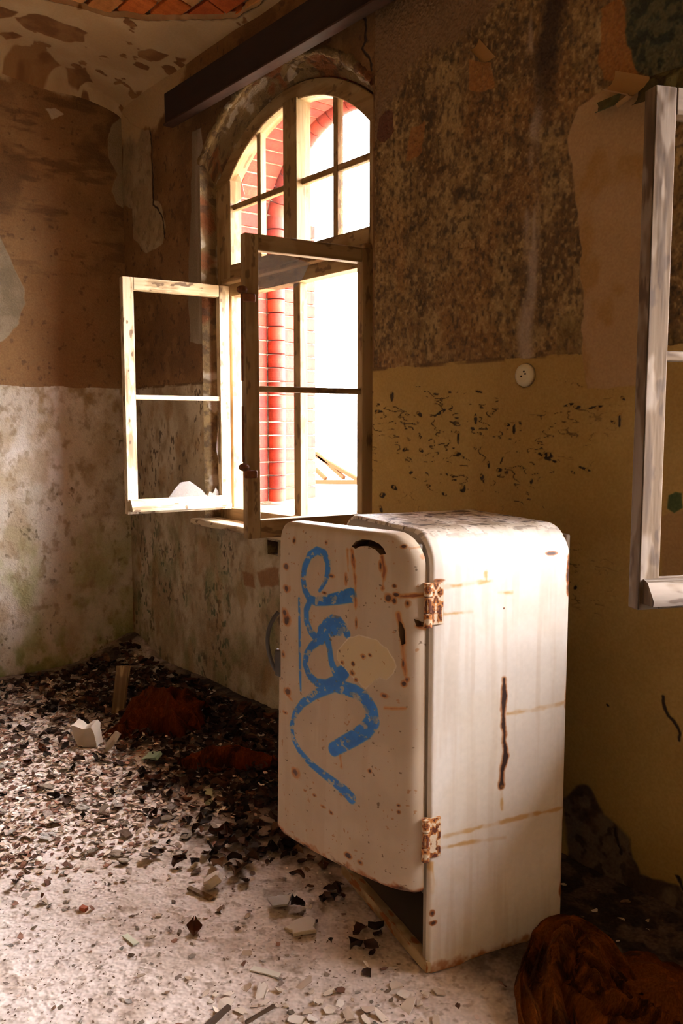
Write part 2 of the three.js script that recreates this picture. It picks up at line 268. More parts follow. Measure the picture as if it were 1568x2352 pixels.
const revealTex = tex(768, 768, 1.2, 1.2, (x, y, o) => {
  const f1 = fbm(x * 6, y * 6, 5), f2 = fbm(x * 22 + 4, y * 22, 4), g = grain(x, y);
  o[0] = 118; o[1] = 95; o[2] = 62; mixTo(o, [146, 122, 82], ss(0.5, 0.68, f1) * 0.8); mixTo(o, [118, 62, 28], ss(0.5, 0.62, fbm(x * 5 + 30, y * 5, 4)) * 0.75); mixTo(o, [64, 47, 32], ss(0.54, 0.72, f2) * 0.55); mixTo(o, [196, 184, 170], ss(0.62, 0.74, fbm(x * 9 + 50, y * 9, 3)) * 0.7);
  o[3] = 0.5 + (f2 - 0.5) * 0.9 + (g - 0.5) * 0.2;
});
const revealMat = mat(revealTex, 0.95, 0.016);
const woodTex = tex(512, 1024, 0.8, 1.6, (u, v, o) => {
  const s = fbm(u * 60, v * 4, 4), f1 = fbm(u * 9, v * 6, 4), f2 = fbm(u * 40 + 3, v * 18, 3);
  o[0] = 204; o[1] = 186; o[2] = 156; mixTo(o, [184, 160, 122], ss(0.4, 0.7, s) * 0.7);
  const bare = ss(0.50, 0.66, f1 * 0.6 + f2 * 0.4 + (s - 0.5) * 0.3); mixTo(o, [158, 132, 98], bare * 0.75); mixTo(o, [112, 88, 62], bare * ss(0.5, 0.7, s) * 0.55); mixTo(o, [84, 62, 42], ss(0.72, 0.78, f2) * 0.7);
  o[3] = 0.62 - bare * 0.25 + (s - 0.5) * 0.3;
});
const woodMat = mat(woodTex, 0.75, 0.004);
const shadedWoodTex = tex(384, 768, 0.8, 1.6, (u, v, o) => {
  const s = fbm(u * 60 + 13, v * 4, 4), f1 = fbm(u * 9 + 70, v * 6, 4), f2 = fbm(u * 40 + 33, v * 18, 3);
  o[0] = 150; o[1] = 120; o[2] = 78; mixTo(o, [126, 96, 58], ss(0.4, 0.7, s) * 0.7); mixTo(o, [172, 148, 108], ss(0.52, 0.66, f1) * 0.6); mixTo(o, [84, 60, 36], ss(0.66, 0.76, f2) * 0.6); o[3] = 0.5 + (s - 0.5) * 0.35 + ss(0.52, 0.66, f1) * 0.15;
});
const shadedWoodMat = mat(shadedWoodTex, 0.75, 0.004);  // darker copy of the sash wood, backlit shade put into its colour
const greyWoodTex = tex(384, 768, 0.8, 1.6, (u, v, o) => {
  const s = fbm(u * 60 + 3, v * 4, 4), f1 = fbm(u * 12 + 30, v * 5, 4), f2 = fbm(u * 46 + 3, v * 14, 3);
  o[0] = 104; o[1] = 82; o[2] = 58; mixTo(o, [78, 57, 37], ss(0.4, 0.7, s)); mixTo(o, [146, 132, 122], ss(0.5, 0.62, f1) * 0.7); mixTo(o, [70, 50, 34], ss(0.62, 0.74, f2) * 0.7); o[3] = 0.5 + (s - 0.5) * 0.4 + ss(0.5, 0.6, f1) * 0.25;
});
const greyWoodMat = mat(greyWoodTex, 0.8, 0.004);
const oldWoodTex = tex(512, 512, 0.8, 0.8, (u, v, o) => {
  const s = fbm(u * 70, v * 4, 4), f1 = fbm(u * 9 + 5, v * 6, 4);
  o[0] = 168; o[1] = 142; o[2] = 100; mixTo(o, [116, 88, 56], ss(0.45, 0.65, s)); mixTo(o, [92, 70, 48], ss(0.55, 0.7, f1) * 0.7); o[3] = 0.5 + (s - 0.5) * 0.6;
});
const oldWoodMat = mat(oldWoodTex, 0.85, 0.003);
const brickTexOf = (r, g, b, s) => tex(128, 128, 0.3, 0.3, (x, y, o) => { const f = fbm(x * 30 + s, y * 30, 4), k = vn(x * 260 + s, y * 260); o[0] = r + (f - 0.5) * 50 + (k - 0.5) * 22; o[1] = g + (f - 0.5) * 36 + (k - 0.5) * 18; o[2] = b + (f - 0.5) * 28 + (k - 0.5) * 14; o[3] = 0.5 + (f - 0.5) * 0.6; });
const brickMats = [[146, 44, 26, 1], [132, 38, 24, 5], [156, 52, 30, 9], [138, 46, 32, 13]].map((a) => mat(brickTexOf(...a), 0.8, 0.002));
const vaultBrickMats = [[196, 104, 40, 2], [186, 122, 62, 6], [204, 152, 92, 11], [176, 84, 34, 17]].map((a) => mat(brickTexOf(...a), 0.9, 0.003));
const mortarMat = mat(tex(256, 256, 0.6, 0.6, (x, y, o) => { const f = fbm(x * 20, y * 20, 4), k = vn(x * 220, y * 220); o[0] = 150 + (f - 0.5) * 60 + (k - 0.5) * 30; o[1] = 130 + (f - 0.5) * 56 + (k - 0.5) * 28; o[2] = 106 + (f - 0.5) * 50 + (k - 0.5) * 26; o[3] = k; }), 0.95, 0.003);
const soilShade = (x, z) => cl(ss(0.95, 0.35, z + (fbm(x * 3, z * 3 + 9, 3) - 0.5) * 0.5 - ss(1.9, 2.6, x) * 0.18) * ss(0.3, 1.3, x + 0.3) * ss(3.35, 2.9, x - ss(0.7, 0.2, z) * 1.2) + ss(0.55, 0.0, x + (fbm(x * 4, z * 4, 3) - 0.5) * 0.5) * 0.7 + ss(3.45, 3.65, x) * ss(0.8, 0.55, z));  // mask of dark litter that also carries the shade beside the refrigerator
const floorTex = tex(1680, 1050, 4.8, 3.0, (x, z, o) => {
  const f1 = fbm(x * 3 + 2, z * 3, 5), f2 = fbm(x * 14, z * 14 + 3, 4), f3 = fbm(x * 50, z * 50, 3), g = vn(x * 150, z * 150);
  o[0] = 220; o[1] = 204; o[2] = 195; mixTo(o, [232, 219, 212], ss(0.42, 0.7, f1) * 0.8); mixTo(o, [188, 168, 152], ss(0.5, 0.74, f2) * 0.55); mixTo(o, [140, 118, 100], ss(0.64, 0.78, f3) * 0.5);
  const sl = soilShade(x, z); mixTo(o, [56, 40, 29], sl * (0.75 + 0.25 * f2)); mixTo(o, [30, 22, 17], sl * ss(0.45, 0.62, f2) * 0.8);  // litter tint, with the floor shade painted into its darkest browns
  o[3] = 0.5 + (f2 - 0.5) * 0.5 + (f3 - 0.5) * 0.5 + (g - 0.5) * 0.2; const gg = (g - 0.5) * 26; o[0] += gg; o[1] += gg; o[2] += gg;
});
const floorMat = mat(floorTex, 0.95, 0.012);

// ---------------------------------------------------------------- room shell
const arcY = (x, half, cy, R) => cy + Math.sqrt(Math.max(0, R * R - x * x));
function archPath(P, cx, half, y0, spring, cy, R, n = 28) { // anticlockwise outline of an arched opening
  P.moveTo(cx - half, y0); P.lineTo(cx + half, y0); P.lineTo(cx + half, spring);
  for (let i = 0; i <= n; i++) { const x = half - 2 * half * i / n; P.lineTo(cx + x, arcY(x, half, cy, R)); }
  P.lineTo(cx - half, spring); P.closePath(); return P;
}
const OPEN = { half: 0.72, y0: 0.985, spring: 2.89, cy: 2.174, R: 1.026 };        // opening in the plaster
const OUT = { half: 0.70, y0: 0.98, spring: 2.68, cy: 2.522, R: 0.7215 };         // opening in the outer brick skin
{
  const s = new THREE.Shape(); s.moveTo(0, -0.1); s.lineTo(ROOM_X, -0.1); s.lineTo(ROOM_X, 3.9); s.lineTo(0, 3.9); s.closePath();
  for (const k of [0, 1, 2]) s.holes.push(archPath(new THREE.Path(), WIN_X + k * WIN_STEP, OPEN.half, OPEN.y0, OPEN.spring, OPEN.cy, OPEN.R));
  const hp = new THREE.Path(), h0 = onZ(614, 1240), h1 = onZ(638, 1277); hp.moveTo(h0.x, h1.y); hp.lineTo(h1.x, h1.y); hp.lineTo(h1.x, h0.y); hp.lineTo(h0.x, h0.y); hp.closePath(); s.holes.push(hp);
  const g = new THREE.ExtrudeGeometry(s, { depth: 0.17, bevelEnabled: false }); g.translate(0, 0, -0.17);
  const w = struct(obj('wall_window', g, [wallBMat, revealMat]), 'stained window wall with brown peeling plaster above an ochre and whitewashed dado', 'wall');
  // rough broken plaster lip round each arch, and the ragged soffit inside it
  const lip = gridGeo(150, 9, (u, v) => {
    const a = -OPEN.half + 2 * OPEN.half * u, k = Math.atan2(a, arcY(a, OPEN.half, OPEN.cy, OPEN.R) - OPEN.cy), t = v * Math.PI * 2;
    const rad = 0.010 + 0.018 * fbm(u * 30, v * 3, 3) + 0.012 * (vn(u * 90, 4) - 0.5), R = OPEN.R + 0.004 + Math.cos(t) * rad + (fbm(u * 14, 9, 3) - 0.5) * 0.022;
    return [WIN_X + Math.sin(k) * R, OPEN.cy + Math.cos(k) * R, Math.sin(t) * rad * 0.7, u * 1.6, v * 0.1];
  });
  obj('plaster_edge', lip, revealMat, w);
  const soff = gridGeo(90, 8, (u, v) => {
    const a = -OPEN.half + 2 * OPEN.half * u, x = WIN_X + a, ya = arcY(a, OPEN.half, OPEN.cy, OPEN.R), yb = arcY(a * 0.985, 0.72, 2.165, 0.955);
    const n = fbm(u * 26, v * 4, 4) - 0.5, edge = Math.min(1, v * 5, (1 - v) * 5);
    return [x, ya + (yb - ya) * Math.pow(v, 1.6) + n * 0.07 * edge, -0.002 - 0.105 * v, u * 1.7, v * 0.3];
  });
  obj('broken_soffit', soff, revealMat, w);
  // curled sheets of paint still hanging on the wall
  const curl = (px, py, w2, h2, turns, rot, c) => {
    const p = onZ(px, py);
    const g3 = gridGeo(10, 6, (u, v) => { const a = turns * u * u, R = w2 / Math.max(0.3, turns); const x = u < 0.02 ? 0 : Math.sin(a) * R * (0.4 + 0.6 * u) + w2 * u * 0.25, z = (1 - Math.cos(a)) * R * 0.8 + 0.003; return [x, (v - 0.5) * h2 * (1 - 0.35 * u * rr(0.7, 1)), z, u * w2 + px * 0.01, v * h2]; });
    g3.rotateZ(rot); g3.translate(p.x, p.y, 0.001); obj('paint_curl', g3, c, w);
  };
  const cOchre = plain(0x9a783c, 0.8), cTan = plain(0xa07a4a, 0.85), cGreen = mat(revealTex, 0.95, 0.01, { color: 0x9aa27a });
  curl(1455, 170, 0.10, 0.14, 2.2, -2.0, cTan); curl(1440, 215, 0.07, 0.07, 2.6, -1.2, cTan); curl(1530, 165, 0.10, 0.20, 1.6, -1.6, cGreen); curl(1400, 225, 0.06, 0.09, 2.0, -1.5, cGreen); curl(1120, 110, 0.05, 0.12, 1.9, -2.4, cTan);
  for (const c of chips.slice(0, 34)) {                 // little flaps of ochre paint lifting beside the chips
    const hw = Math.max(0.007, c[2] * 0.8), hh = Math.max(0.006, c[3] * 0.6), tt = rr(0.4, 0.9);
    const g3 = gridGeo(5, 2, (u, v) => [u * hw, (v - 0.5) * hh * 2 * (1 - 0.5 * u * (v > 0.3 ? 1 : 0.4)), 0.001 + tt * 0.5 * u * u * hw, u * 0.02, v * 0.02]);
    g3.rotateZ(rr(-2.6, -0.6)); g3.translate(c[0] + rr(-0.3, 0.3) * c[2], c[1] + c[3], 0.0005); obj('paint_curl', g3, cOchre, w);
  }
}
// outer skin of the wall with its brick arch
{
  const s = new THREE.Shape(); s.moveTo(-0.75, -0.6); s.lineTo(ROOM_X + 0.75, -0.6); s.lineTo(ROOM_X + 0.75, 4.6); s.lineTo(-0.75, 4.6); s.closePath();
  for (const k of [0, 1, 2]) s.holes.push(archPath(new THREE.Path(), WIN_X + k * WIN_STEP, OUT.half, OUT.y0, OUT.spring, OUT.cy, OUT.R));
  const g = new THREE.ExtrudeGeometry(s, { depth: 0.325, bevelEnabled: false }); g.translate(0, 0, -0.498);
  const w = struct(obj('wall_outer', g, mortarMat), 'red brick outer skin of the wall around the arched window', 'wall');
  const cH = 0.077, shapes = {};
  const bb = (a, b, c) => shapes[[a, b, c]] ?? (shapes[[a, b, c]] = metreUV(new RoundedBoxGeometry(a, b, c, 1, 0.004), 'x'));
  const roll = new THREE.CylinderGeometry(0.05, 0.05, cH - 0.008, 14); metreUV(roll, 'y');
  let n = 0;
  const put = (geo, x, y, z, rz = 0) => { const m = obj('brick', geo, brickMats[(n++ * 7 + Math.floor(rnd() * 4)) % 4], w); m.position.set(x, y, z); m.rotation.z = rz; };
  for (const sd of [-1, 1]) for (let i = 0; i < 21; i++) {
    const y = 1.065 + (i + 0.5) * cH;
    put(bb(0.09, cH - 0.008, 0.205), WIN_X + sd * 0.705 + rr(-0.001, 0.001), y, -0.282);
    put(roll, WIN_X + sd * 0.642, y, -0.437);
    if (sd < 0) { put(bb(0.05, cH - 0.008, 0.125), WIN_X - 0.715, y, -0.565); put(bb(0.05, cH - 0.008, 0.115), WIN_X - 0.715, y, -0.695 + (i % 2) * 0.002); }
  }
  const ring = (cy, R, spring, half, geo, z, step) => {
    const a0 = Math.acos(Math.min(1, half / R)), count = Math.round((Math.PI - 2 * a0) * R / step);
    for (let i = 0; i < count; i++) { const a = a0 + (Math.PI - 2 * a0) * (i + 0.5) / count; put(geo, WIN_X + Math.cos(a) * R, cy + Math.sin(a) * R, z, a); }
  };
  const arcBed = (cy, r0, r1, z0, z1) => { const sh = new THREE.Shape(); for (let i = 0; i <= 24; i++) { const a = Math.PI * i / 24; i ? sh.lineTo(Math.cos(a) * r0, Math.sin(a) * r0) : sh.moveTo(r0, 0); } for (let i = 24; i >= 0; i--) { const a = Math.PI * i / 24; sh.lineTo(Math.cos(a) * r1, Math.sin(a) * r1); } sh.closePath(); const g4 = new THREE.ExtrudeGeometry(sh, { depth: z1 - z0, bevelEnabled: false }); g4.translate(WIN_X, cy, z0); return metreUV(g4, 'x'); };
  obj('mortar_bed', [arcBed(2.371, 0.735, 0.86, -0.384, -0.181), bar(WIN_X - 0.75, WIN_X - 0.667, 1.06, 2.7, -0.384, -0.181), bar(WIN_X + 0.667, WIN_X + 0.75, 1.06, 2.7, -0.384, -0.181)], mortarMat, w);
  ring(2.371, 0.7286 + 0.045, 2.68, 0.70, bb(0.09, 0.064, 0.205), -0.282, cH);
  ring(2.434, 0.686, 2.68, 0.64, roll, -0.437, cH * 1.03);
  obj('pier', bar(WIN_X - 1.25, WIN_X - 0.705, -0.6, 4.4, -0.748, -0.499), mortarMat, w).userData.label = 'brick pier standing out beside the arched window';
  obj('outer_sill', bar(WIN_X - 0.70, WIN_X + 0.70, 0.96, 1.05, -0.58, -0.175, 'x', 0.01), mortarMat, w);
}
// end wall on the left, plus the walls behind and right of the photographer
const roomMat = mat(tex(256, 512, 1.8, 3.6, (x, y, o) => { const f = fbm(x * 4, y * 4, 5), k = grain(x, y); if (y > DADO) { o[0] = 104; o[1] = 78; o[2] = 50; mixTo(o, [80, 56, 34], ss(0.4, 0.65, f)); } else { o[0] = 144; o[1] = 122; o[2] = 76; mixTo(o, [118, 96, 58], ss(0.4, 0.7, f)); } o[0] += (k - 0.5) * 12; o[1] += (k - 0.5) * 12; o[2] += (k - 0.5) * 10; o[3] = f; }), 0.88, 0.008);
{
  const g = new THREE.BoxGeometry(0.3, 4.0, ROOM_Z + 0.9); g.translate(-0.15, 1.9, (ROOM_Z - 0.15) / 2);
  const p = g.attributes.position, uv = g.attributes.uv; for (let i = 0; i < p.count; i++) uv.setXY(i, p.getZ(i), p.getY(i));
  struct(obj('wall_left', g, wallAMat), 'end wall with brown paint above a pale mouldy flaking dado', 'wall');
  const g2 = g.clone(); g2.translate(ROOM_X + 0.3, 0, 0); struct(obj('wall_right', g2, roomMat), 'plastered end wall behind the photographer', 'wall');
  const g3 = new THREE.BoxGeometry(ROOM_X + 0.6, 4.0, 0.3); g3.translate(ROOM_X / 2, 1.9, ROOM_Z + 0.15);
  const p3 = g3.attributes.position, u3 = g3.attributes.uv; for (let i = 0; i < p3.count; i++) u3.setXY(i, p3.getX(i), p3.getY(i));
  struct(obj('wall_back', g3, roomMat), 'plastered wall opposite the windows', 'wall');
}
// vaulted ceiling with a patch of fallen plaster
{
  const hole = [[90, -4], [140, 8], [200, 24], [250, 40], [300, 43], [340, 45], [400, 45], [450, 44], [500, 40], [540, 28], [570, 12], [600, -6], [640, -60], [560, -150], [300, -190], [100, -150], [40, -60]].map(([a, b]) => onCeil(a, b));
  const g0 = patch(hole, 0.02, 8);
  const NX = 150, NZ = 120, X1 = 3.2, Z1 = 3.2, pos = [], uv = [], inside = [], idx = [];
  for (let j = 0; j <= NZ; j++) for (let i = 0; i <= NX; i++) {
    let x = X1 * i / NX, z = Z1 * j / NZ; const d = g0(x, z); inside.push(d < 0);
    if (d < 0 && d > -0.06) { const e = 0.004, gx = (g0(x + e, z) - g0(x - e, z)) / (2 * e), gz = (g0(x, z + e) - g0(x, z - e)) / (2 * e), L = Math.hypot(gx, gz) || 1; x -= d * gx / L; z -= d * gz / L; }
    pos.push(x, ceilY(x, z), z); uv.push(x, z);
  }
  const base = pos.length / 3;
  for (let i = 0; i < base; i++) { pos.push(pos[3 * i], pos[3 * i + 1] + 0.03, pos[3 * i + 2]); uv.push(uv[2 * i] + 0.02, uv[2 * i + 1]); }
  const tri = (a, b, c) => { const k = inside[a] + inside[b] + inside[c]; if (k === 3) return; idx.push(a, b, c); for (const [p, q] of [[a, b], [b, c], [c, a]]) if (inside[p] && inside[q]) idx.push(p, q, q + base, p, q + base, p + base); };
  for (let j = 0; j < NZ; j++) for (let i = 0; i < NX; i++) { const a = j * (NX + 1) + i; tri(a, a + 1, a + NX + 1); tri(a + 1, a + NX + 2, a + NX + 1); }
  const g = new THREE.BufferGeometry(); g.setAttribute('position', new THREE.Float32BufferAttribute(pos, 3)); g.setAttribute('uv', new THREE.Float32BufferAttribute(uv, 2)); g.setIndex(idx); g.computeVertexNormals();
  const c = struct(obj('ceiling', g, ceilMat), 'vaulted plaster ceiling with a fallen patch baring orange brick', 'ceiling');
  const rest = gridGeo(30, 60, (u, v) => { const x = X1 + (ROOM_X + 0.1 - X1) * u, z = (ROOM_Z + 0.1) * v; return [x, ceilY(x, Math.min(z, 5.65)), z, x, z]; });
  const rest2 = gridGeo(30, 20, (u, v) => { const x = X1 * u, z = Z1 + (ROOM_Z + 0.1 - Z1) * v; return [x, ceilY(x, Math.min(z, 5.65)), z, x, z]; });
  obj('plaster', [rest, rest2], ceilMat, c);
  const bed = gridGeo(40, 40, (u, v) => { const x = -0.1 + (ROOM_X + 0.3) * u, z = -0.1 + (ROOM_Z + 0.3) * v; return [x, ceilY(Math.max(0.3, x), cl(z, 0.05, 5.65)) + 0.052, z, x, z]; });
  obj('mortar_bed', bed, mortarMat, c);
  const top = new THREE.BoxGeometry(ROOM_X + 1.4, 0.2, ROOM_Z + 1.2); top.translate(ROOM_X / 2, 4.05, ROOM_Z / 2); obj('roof_slab', top, mortarMat, c);
  const bg = metreUV(new RoundedBoxGeometry(0.235, 0.04, 0.108, 1, 0.005), 'x');
  const hb = boxOf(hole, 0.05);
  let row = 0, k = 0;
  for (let z = hb[1]; z < hb[3]; z += 0.122, row++) for (let x = hb[0] - (row % 2) * 0.125; x < hb[2]; x += 0.25) {
    if (g0(x, z) > 0.12) continue;
    const m = obj('brick', bg, vaultBrickMats[(k++ * 5 + Math.floor(rnd() * 4)) % 4], c); m.position.set(x, ceilY(x, z) + 0.045 + rr(-0.004, 0.004), z);
    m.rotation.set(Math.atan2(-(ceilY(x, z + 0.05) - ceilY(x, z - 0.05)), 0.1), rr(-0.03, 0.03), 0);
  }
}
// steel beam carrying the vault
{
  const b = group('steel_beam', scene, [0.77, 3.14, 0]);
  const rust = mat(tex(256, 256, 0.5, 0.5, (x, y, o) => { const f = fbm(x * 24, y * 12, 4); o[0] = 26 + f * 16; o[1] = 13 + f * 8; o[2] = 11 + f * 5; o[3] = f; }), 0.85, 0.002);
  obj('web', bar(0, ROOM_X - 0.77, 0, 0.165, 0.07, 0.10, 'x', 0.003), rust, b);
  obj('flange', bar(0, ROOM_X - 0.77, -0.006, 0.004, 0.05, 0.112, 'x', 0.003), mat(tex(128, 128, 0.5, 0.5, (x, y, o) => { const f = fbm(x * 24, y * 12 + 8, 4); o[0] = 44 + f * 26; o[1] = 24 + f * 15; o[2] = 16 + f * 9; o[3] = f; }), 0.8, 0.002), b);
  tag(b, 'dark rusty steel beam under the ceiling above the arched window', 'beam');
}
// floor of dust and litter, with shade painted into its dark zone
const floorY = (x, z) => (fbm(x * 3, z * 3, 3) - 0.5) * 0.02 + (fbm(x * 16, z * 16, 3) - 0.5) * 0.012 + (fbm(x * 50, z * 50, 2) - 0.5) * 0.006 * ss(4.4, 3.5, x + z * 0.2) + soilShade(x, z) * 0.02 + 0.10 * ss(0.5, 0.0, x) * ss(0.5, 0, z) + 0.05 * ss(0.35, 0.0, z) * ss(2.6, 2.2, x) - 0.004;
{
  const g1 = gridGeo(260, 150, (u, v) => { const x = 4.6 * u, z = 2.6 * v; return [x, floorY(x, z), z, x, z]; }, true);
  const g2 = gridGeo(30, 40, (u, v) => { const x = 4.6 + (ROOM_X - 4.6) * u, z = ROOM_Z * v; return [x, floorY(x, z), z, x, z]; }, true);
  const g3 = gridGeo(40, 20, (u, v) => { const x = 4.6 * u, z = 2.6 + (ROOM_Z - 2.6) * v; return [x, floorY(x, z), z, x, z]; }, true);
  const f = struct(obj('floor', g1, floorMat), 'floor buried under pale plaster dust and dark litter with shade painted in', 'floor');
  const dimFloorMat = mat(tex(256, 256, 1.6, 1.6, (x, z, o) => { const f1 = fbm(x * 5, z * 5, 5), f2 = fbm(x * 22, z * 22, 4), k = vn(x * 120, z * 120); o[0] = 116; o[1] = 94; o[2] = 76; mixTo(o, [74, 56, 42], ss(0.4, 0.65, f1)); mixTo(o, [150, 132, 116], ss(0.55, 0.75, f2) * 0.6); o[0] += (k - 0.5) * 24; o[1] += (k - 0.5) * 22; o[2] += (k - 0.5) * 20; o[3] = f2; }), 0.95, 0.01);
  obj('dark_unseen_floor', [g2, g3], dimFloorMat, f);  // floor out of view, made dark to cut light bounced onto the door
  const sl = new THREE.BoxGeometry(ROOM_X + 1.2, 0.3, ROOM_Z + 1.2); sl.translate(ROOM_X / 2, -0.25, ROOM_Z / 2); obj('floor_slab', sl, mortarMat, f);
}

// ---------------------------------------------------------------- windows
const glassMat = new THREE.MeshPhysicalMaterial({ color: 0xf4f6f4, transmission: 1, thickness: 0, roughness: 0.04, ior: 1.5, side: THREE.DoubleSide });
const dustyGlass = new THREE.MeshPhysicalMaterial({ color: 0xe4e0dc, transmission: 0.86, thickness: 0, roughness: 0.1, ior: 1.5, side: THREE.DoubleSide });
const rustMat = mat(tex(256, 256, 0.2, 0.2, (x, y, o) => { const f = fbm(x * 70, y * 70, 4); o[0] = 92 + f * 60; o[1] = 54 + f * 34; o[2] = 28 + f * 22; o[3] = f; }), 0.85, 0.002);
function shard(P, z, m, parent, name = 'glass_shard') {
  const s = new THREE.Shape(P.map(([a, b]) => new THREE.Vector2(a, b))); const g = new THREE.ExtrudeGeometry(s, { depth: 0.003, bevelEnabled: false }); g.translate(0, 0, z); return obj(name, g, m, parent);
}
function sash(parent, hx, hz, turn, w, y0, y1, opt = {}) {  // hinge at x = 0, leaf runs along +x, z = 0 is its mid plane
  const wm = opt.wood ?? woodMat, s = group('casement_sash', parent, [hx, 0, hz], turn), t = 0.022, sw = 0.058, ym = (y0 + y1) / 2;
  obj('stile', bar(0, sw, y0, y1, -t, t), wm, s); obj('stile', bar(w - sw, w, y0, y1, -t, t), wm, s);
  obj('rail', bar(sw, w - sw, y1 - 0.062, y1, -t, t, 'x'), wm, s); obj('rail', bar(sw, w - sw, y0, y0 + 0.075, -t, t, 'x'), wm, s);
  obj('glazing_bar', bar(sw - 0.004, w - sw + 0.004, ym - 0.012, ym + 0.012, -0.014, 0.014, 'x'), wm, s);
  if (opt.weather) {
    const pr = new THREE.Shape(); pr.moveTo(0, 0); pr.lineTo(0.042, 0); pr.lineTo(0.046, 0.012); pr.lineTo(0.018, 0.055); pr.lineTo(0, 0.062); pr.closePath();
    const g = new THREE.ExtrudeGeometry(pr, { depth: w - 0.03, bevelEnabled: false }); g.rotateY(-Math.PI / 2); g.translate(w - 0.012, y0 + 0.016, 0); 
    if (opt.weather < 0) g.scale(1, 1, -1); g.translate(0, 0, opt.weather * t); metreUV(toCreasedNormals(g), 'x'); obj('weather_bar', g, wm, s).userData.label = 'sloping drip board along the foot of the sash';
  }
  return s;
}
function makeWindow(n, cx, label) {
  const W = struct(group('window_' + n, scene, [cx, 0, 0]), label, 'window'); W.name = 'window_' + n;
  const zb = -0.17, zf = -0.10;
  for (const sd of [-1, 1]) obj('frame_stile', bar(Math.min(sd * 0.575, sd * 0.722), Math.max(sd * 0.575, sd * 0.722), 0.985, 2.84, zb, zf), shadedWoodMat, W);
  const head = new THREE.Shape(); const N = 26;
  for (let i = 0; i <= N; i++) { const x = -0.722 + 1.444 * i / N, y = arcY(x, 0.722, 2.165, 0.95); i ? head.lineTo(x, y) : head.moveTo(x, y); }
  for (let i = 0; i <= N; i++) { const x = 0.58 - 1.16 * i / N; head.lineTo(x, arcY(x, 0.58, 2.23, 0.82)); } head.closePath();
  const hg = new THREE.ExtrudeGeometry(head, { depth: zf - zb, bevelEnabled: true, bevelSize: 0.004, bevelThickness: 0.004, bevelSegments: 1 }); hg.translate(0, 0, zb); obj('frame_head', metreUV(hg, 'x'), shadedWoodMat, W);
  obj('mullion', bar(-0.056, 0.056, 2.30, 3.055, zb, -0.085), shadedWoodMat, W);
  obj('transom', bar(-0.58, 0.58, 2.20, 2.366, zb, zf + 0.004, 'x'), shadedWoodMat, W); obj('transom_moulding', bar(-0.6, 0.6, 2.262, 2.288, -0.1, -0.055, 'x', 0.008, 3), shadedWoodMat, W);
  obj('mullion', bar(-0.028, 0.028, 1.05, 2.20, -0.168, -0.122), shadedWoodMat, W);
  obj('frame_foot', bar(-0.58, 0.58, 0.985, 1.055, zb, -0.075, 'x'), shadedWoodMat, W);
  for (const sd of [-1, 1]) {
    const xm = sd * 0.318;
    obj('muntin', bar(xm - 0.017, xm + 0.017, 2.36, arcY(xm, 0.58, 2.23, 0.82) + 0.012, -0.15, -0.115), shadedWoodMat, W);
    obj('muntin', bar(Math.min(sd * 0.05, sd * 0.58), Math.max(sd * 0.05, sd * 0.58), 2.655, 2.685, -0.148, -0.117, 'x'), shadedWoodMat, W);
    if (n === 1) for (const [a, b] of [[0.05, 0.318], [0.318, 0.582]]) {
      const xa = Math.min(sd * a, sd * b), xb = Math.max(sd * a, sd * b);
      shard([[xa, 2.36], [xb, 2.36], [xb, 2.67], [xa, 2.67]], -0.135, glassMat, W, 'glass_pane');
      const P = [[xa, 2.67], [xb, 2.67]]; for (let i = 0; i <= 5; i++) { const x = xb + (xa - xb) * i / 5; P.push([x, arcY(x, 0.58, 2.23, 0.82) + 0.004]); }
      if (!(sd < 0 && b > 0.4)) shard(P, -0.135, glassMat, W, 'glass_pane'); else shard([[xa, 2.69], [xa + 0.10, 2.72], [xa + 0.07, 2.80], [xa + 0.03, 2.86], [xa, 2.82]], -0.135, dustyGlass, W);
    }
  }
  const sg = bar(-0.775, 0.775, 0.955, 0.99, -0.1, 0.075, 'x', 0.012, 3); const q = sg.attributes.position; for (let i = 0; i < q.count; i++) if (q.getZ(i) > 0.03) q.setZ(i, q.getZ(i) + (fbm(q.getX(i) * 14, 2, 3) - 0.5) * 0.03);
  obj('window_sill', sg, woodMat, W);
  return W;
}
const window1 = makeWindow(1, WIN_X, 'arched wooden window with brick beyond, both lower sashes swung open');
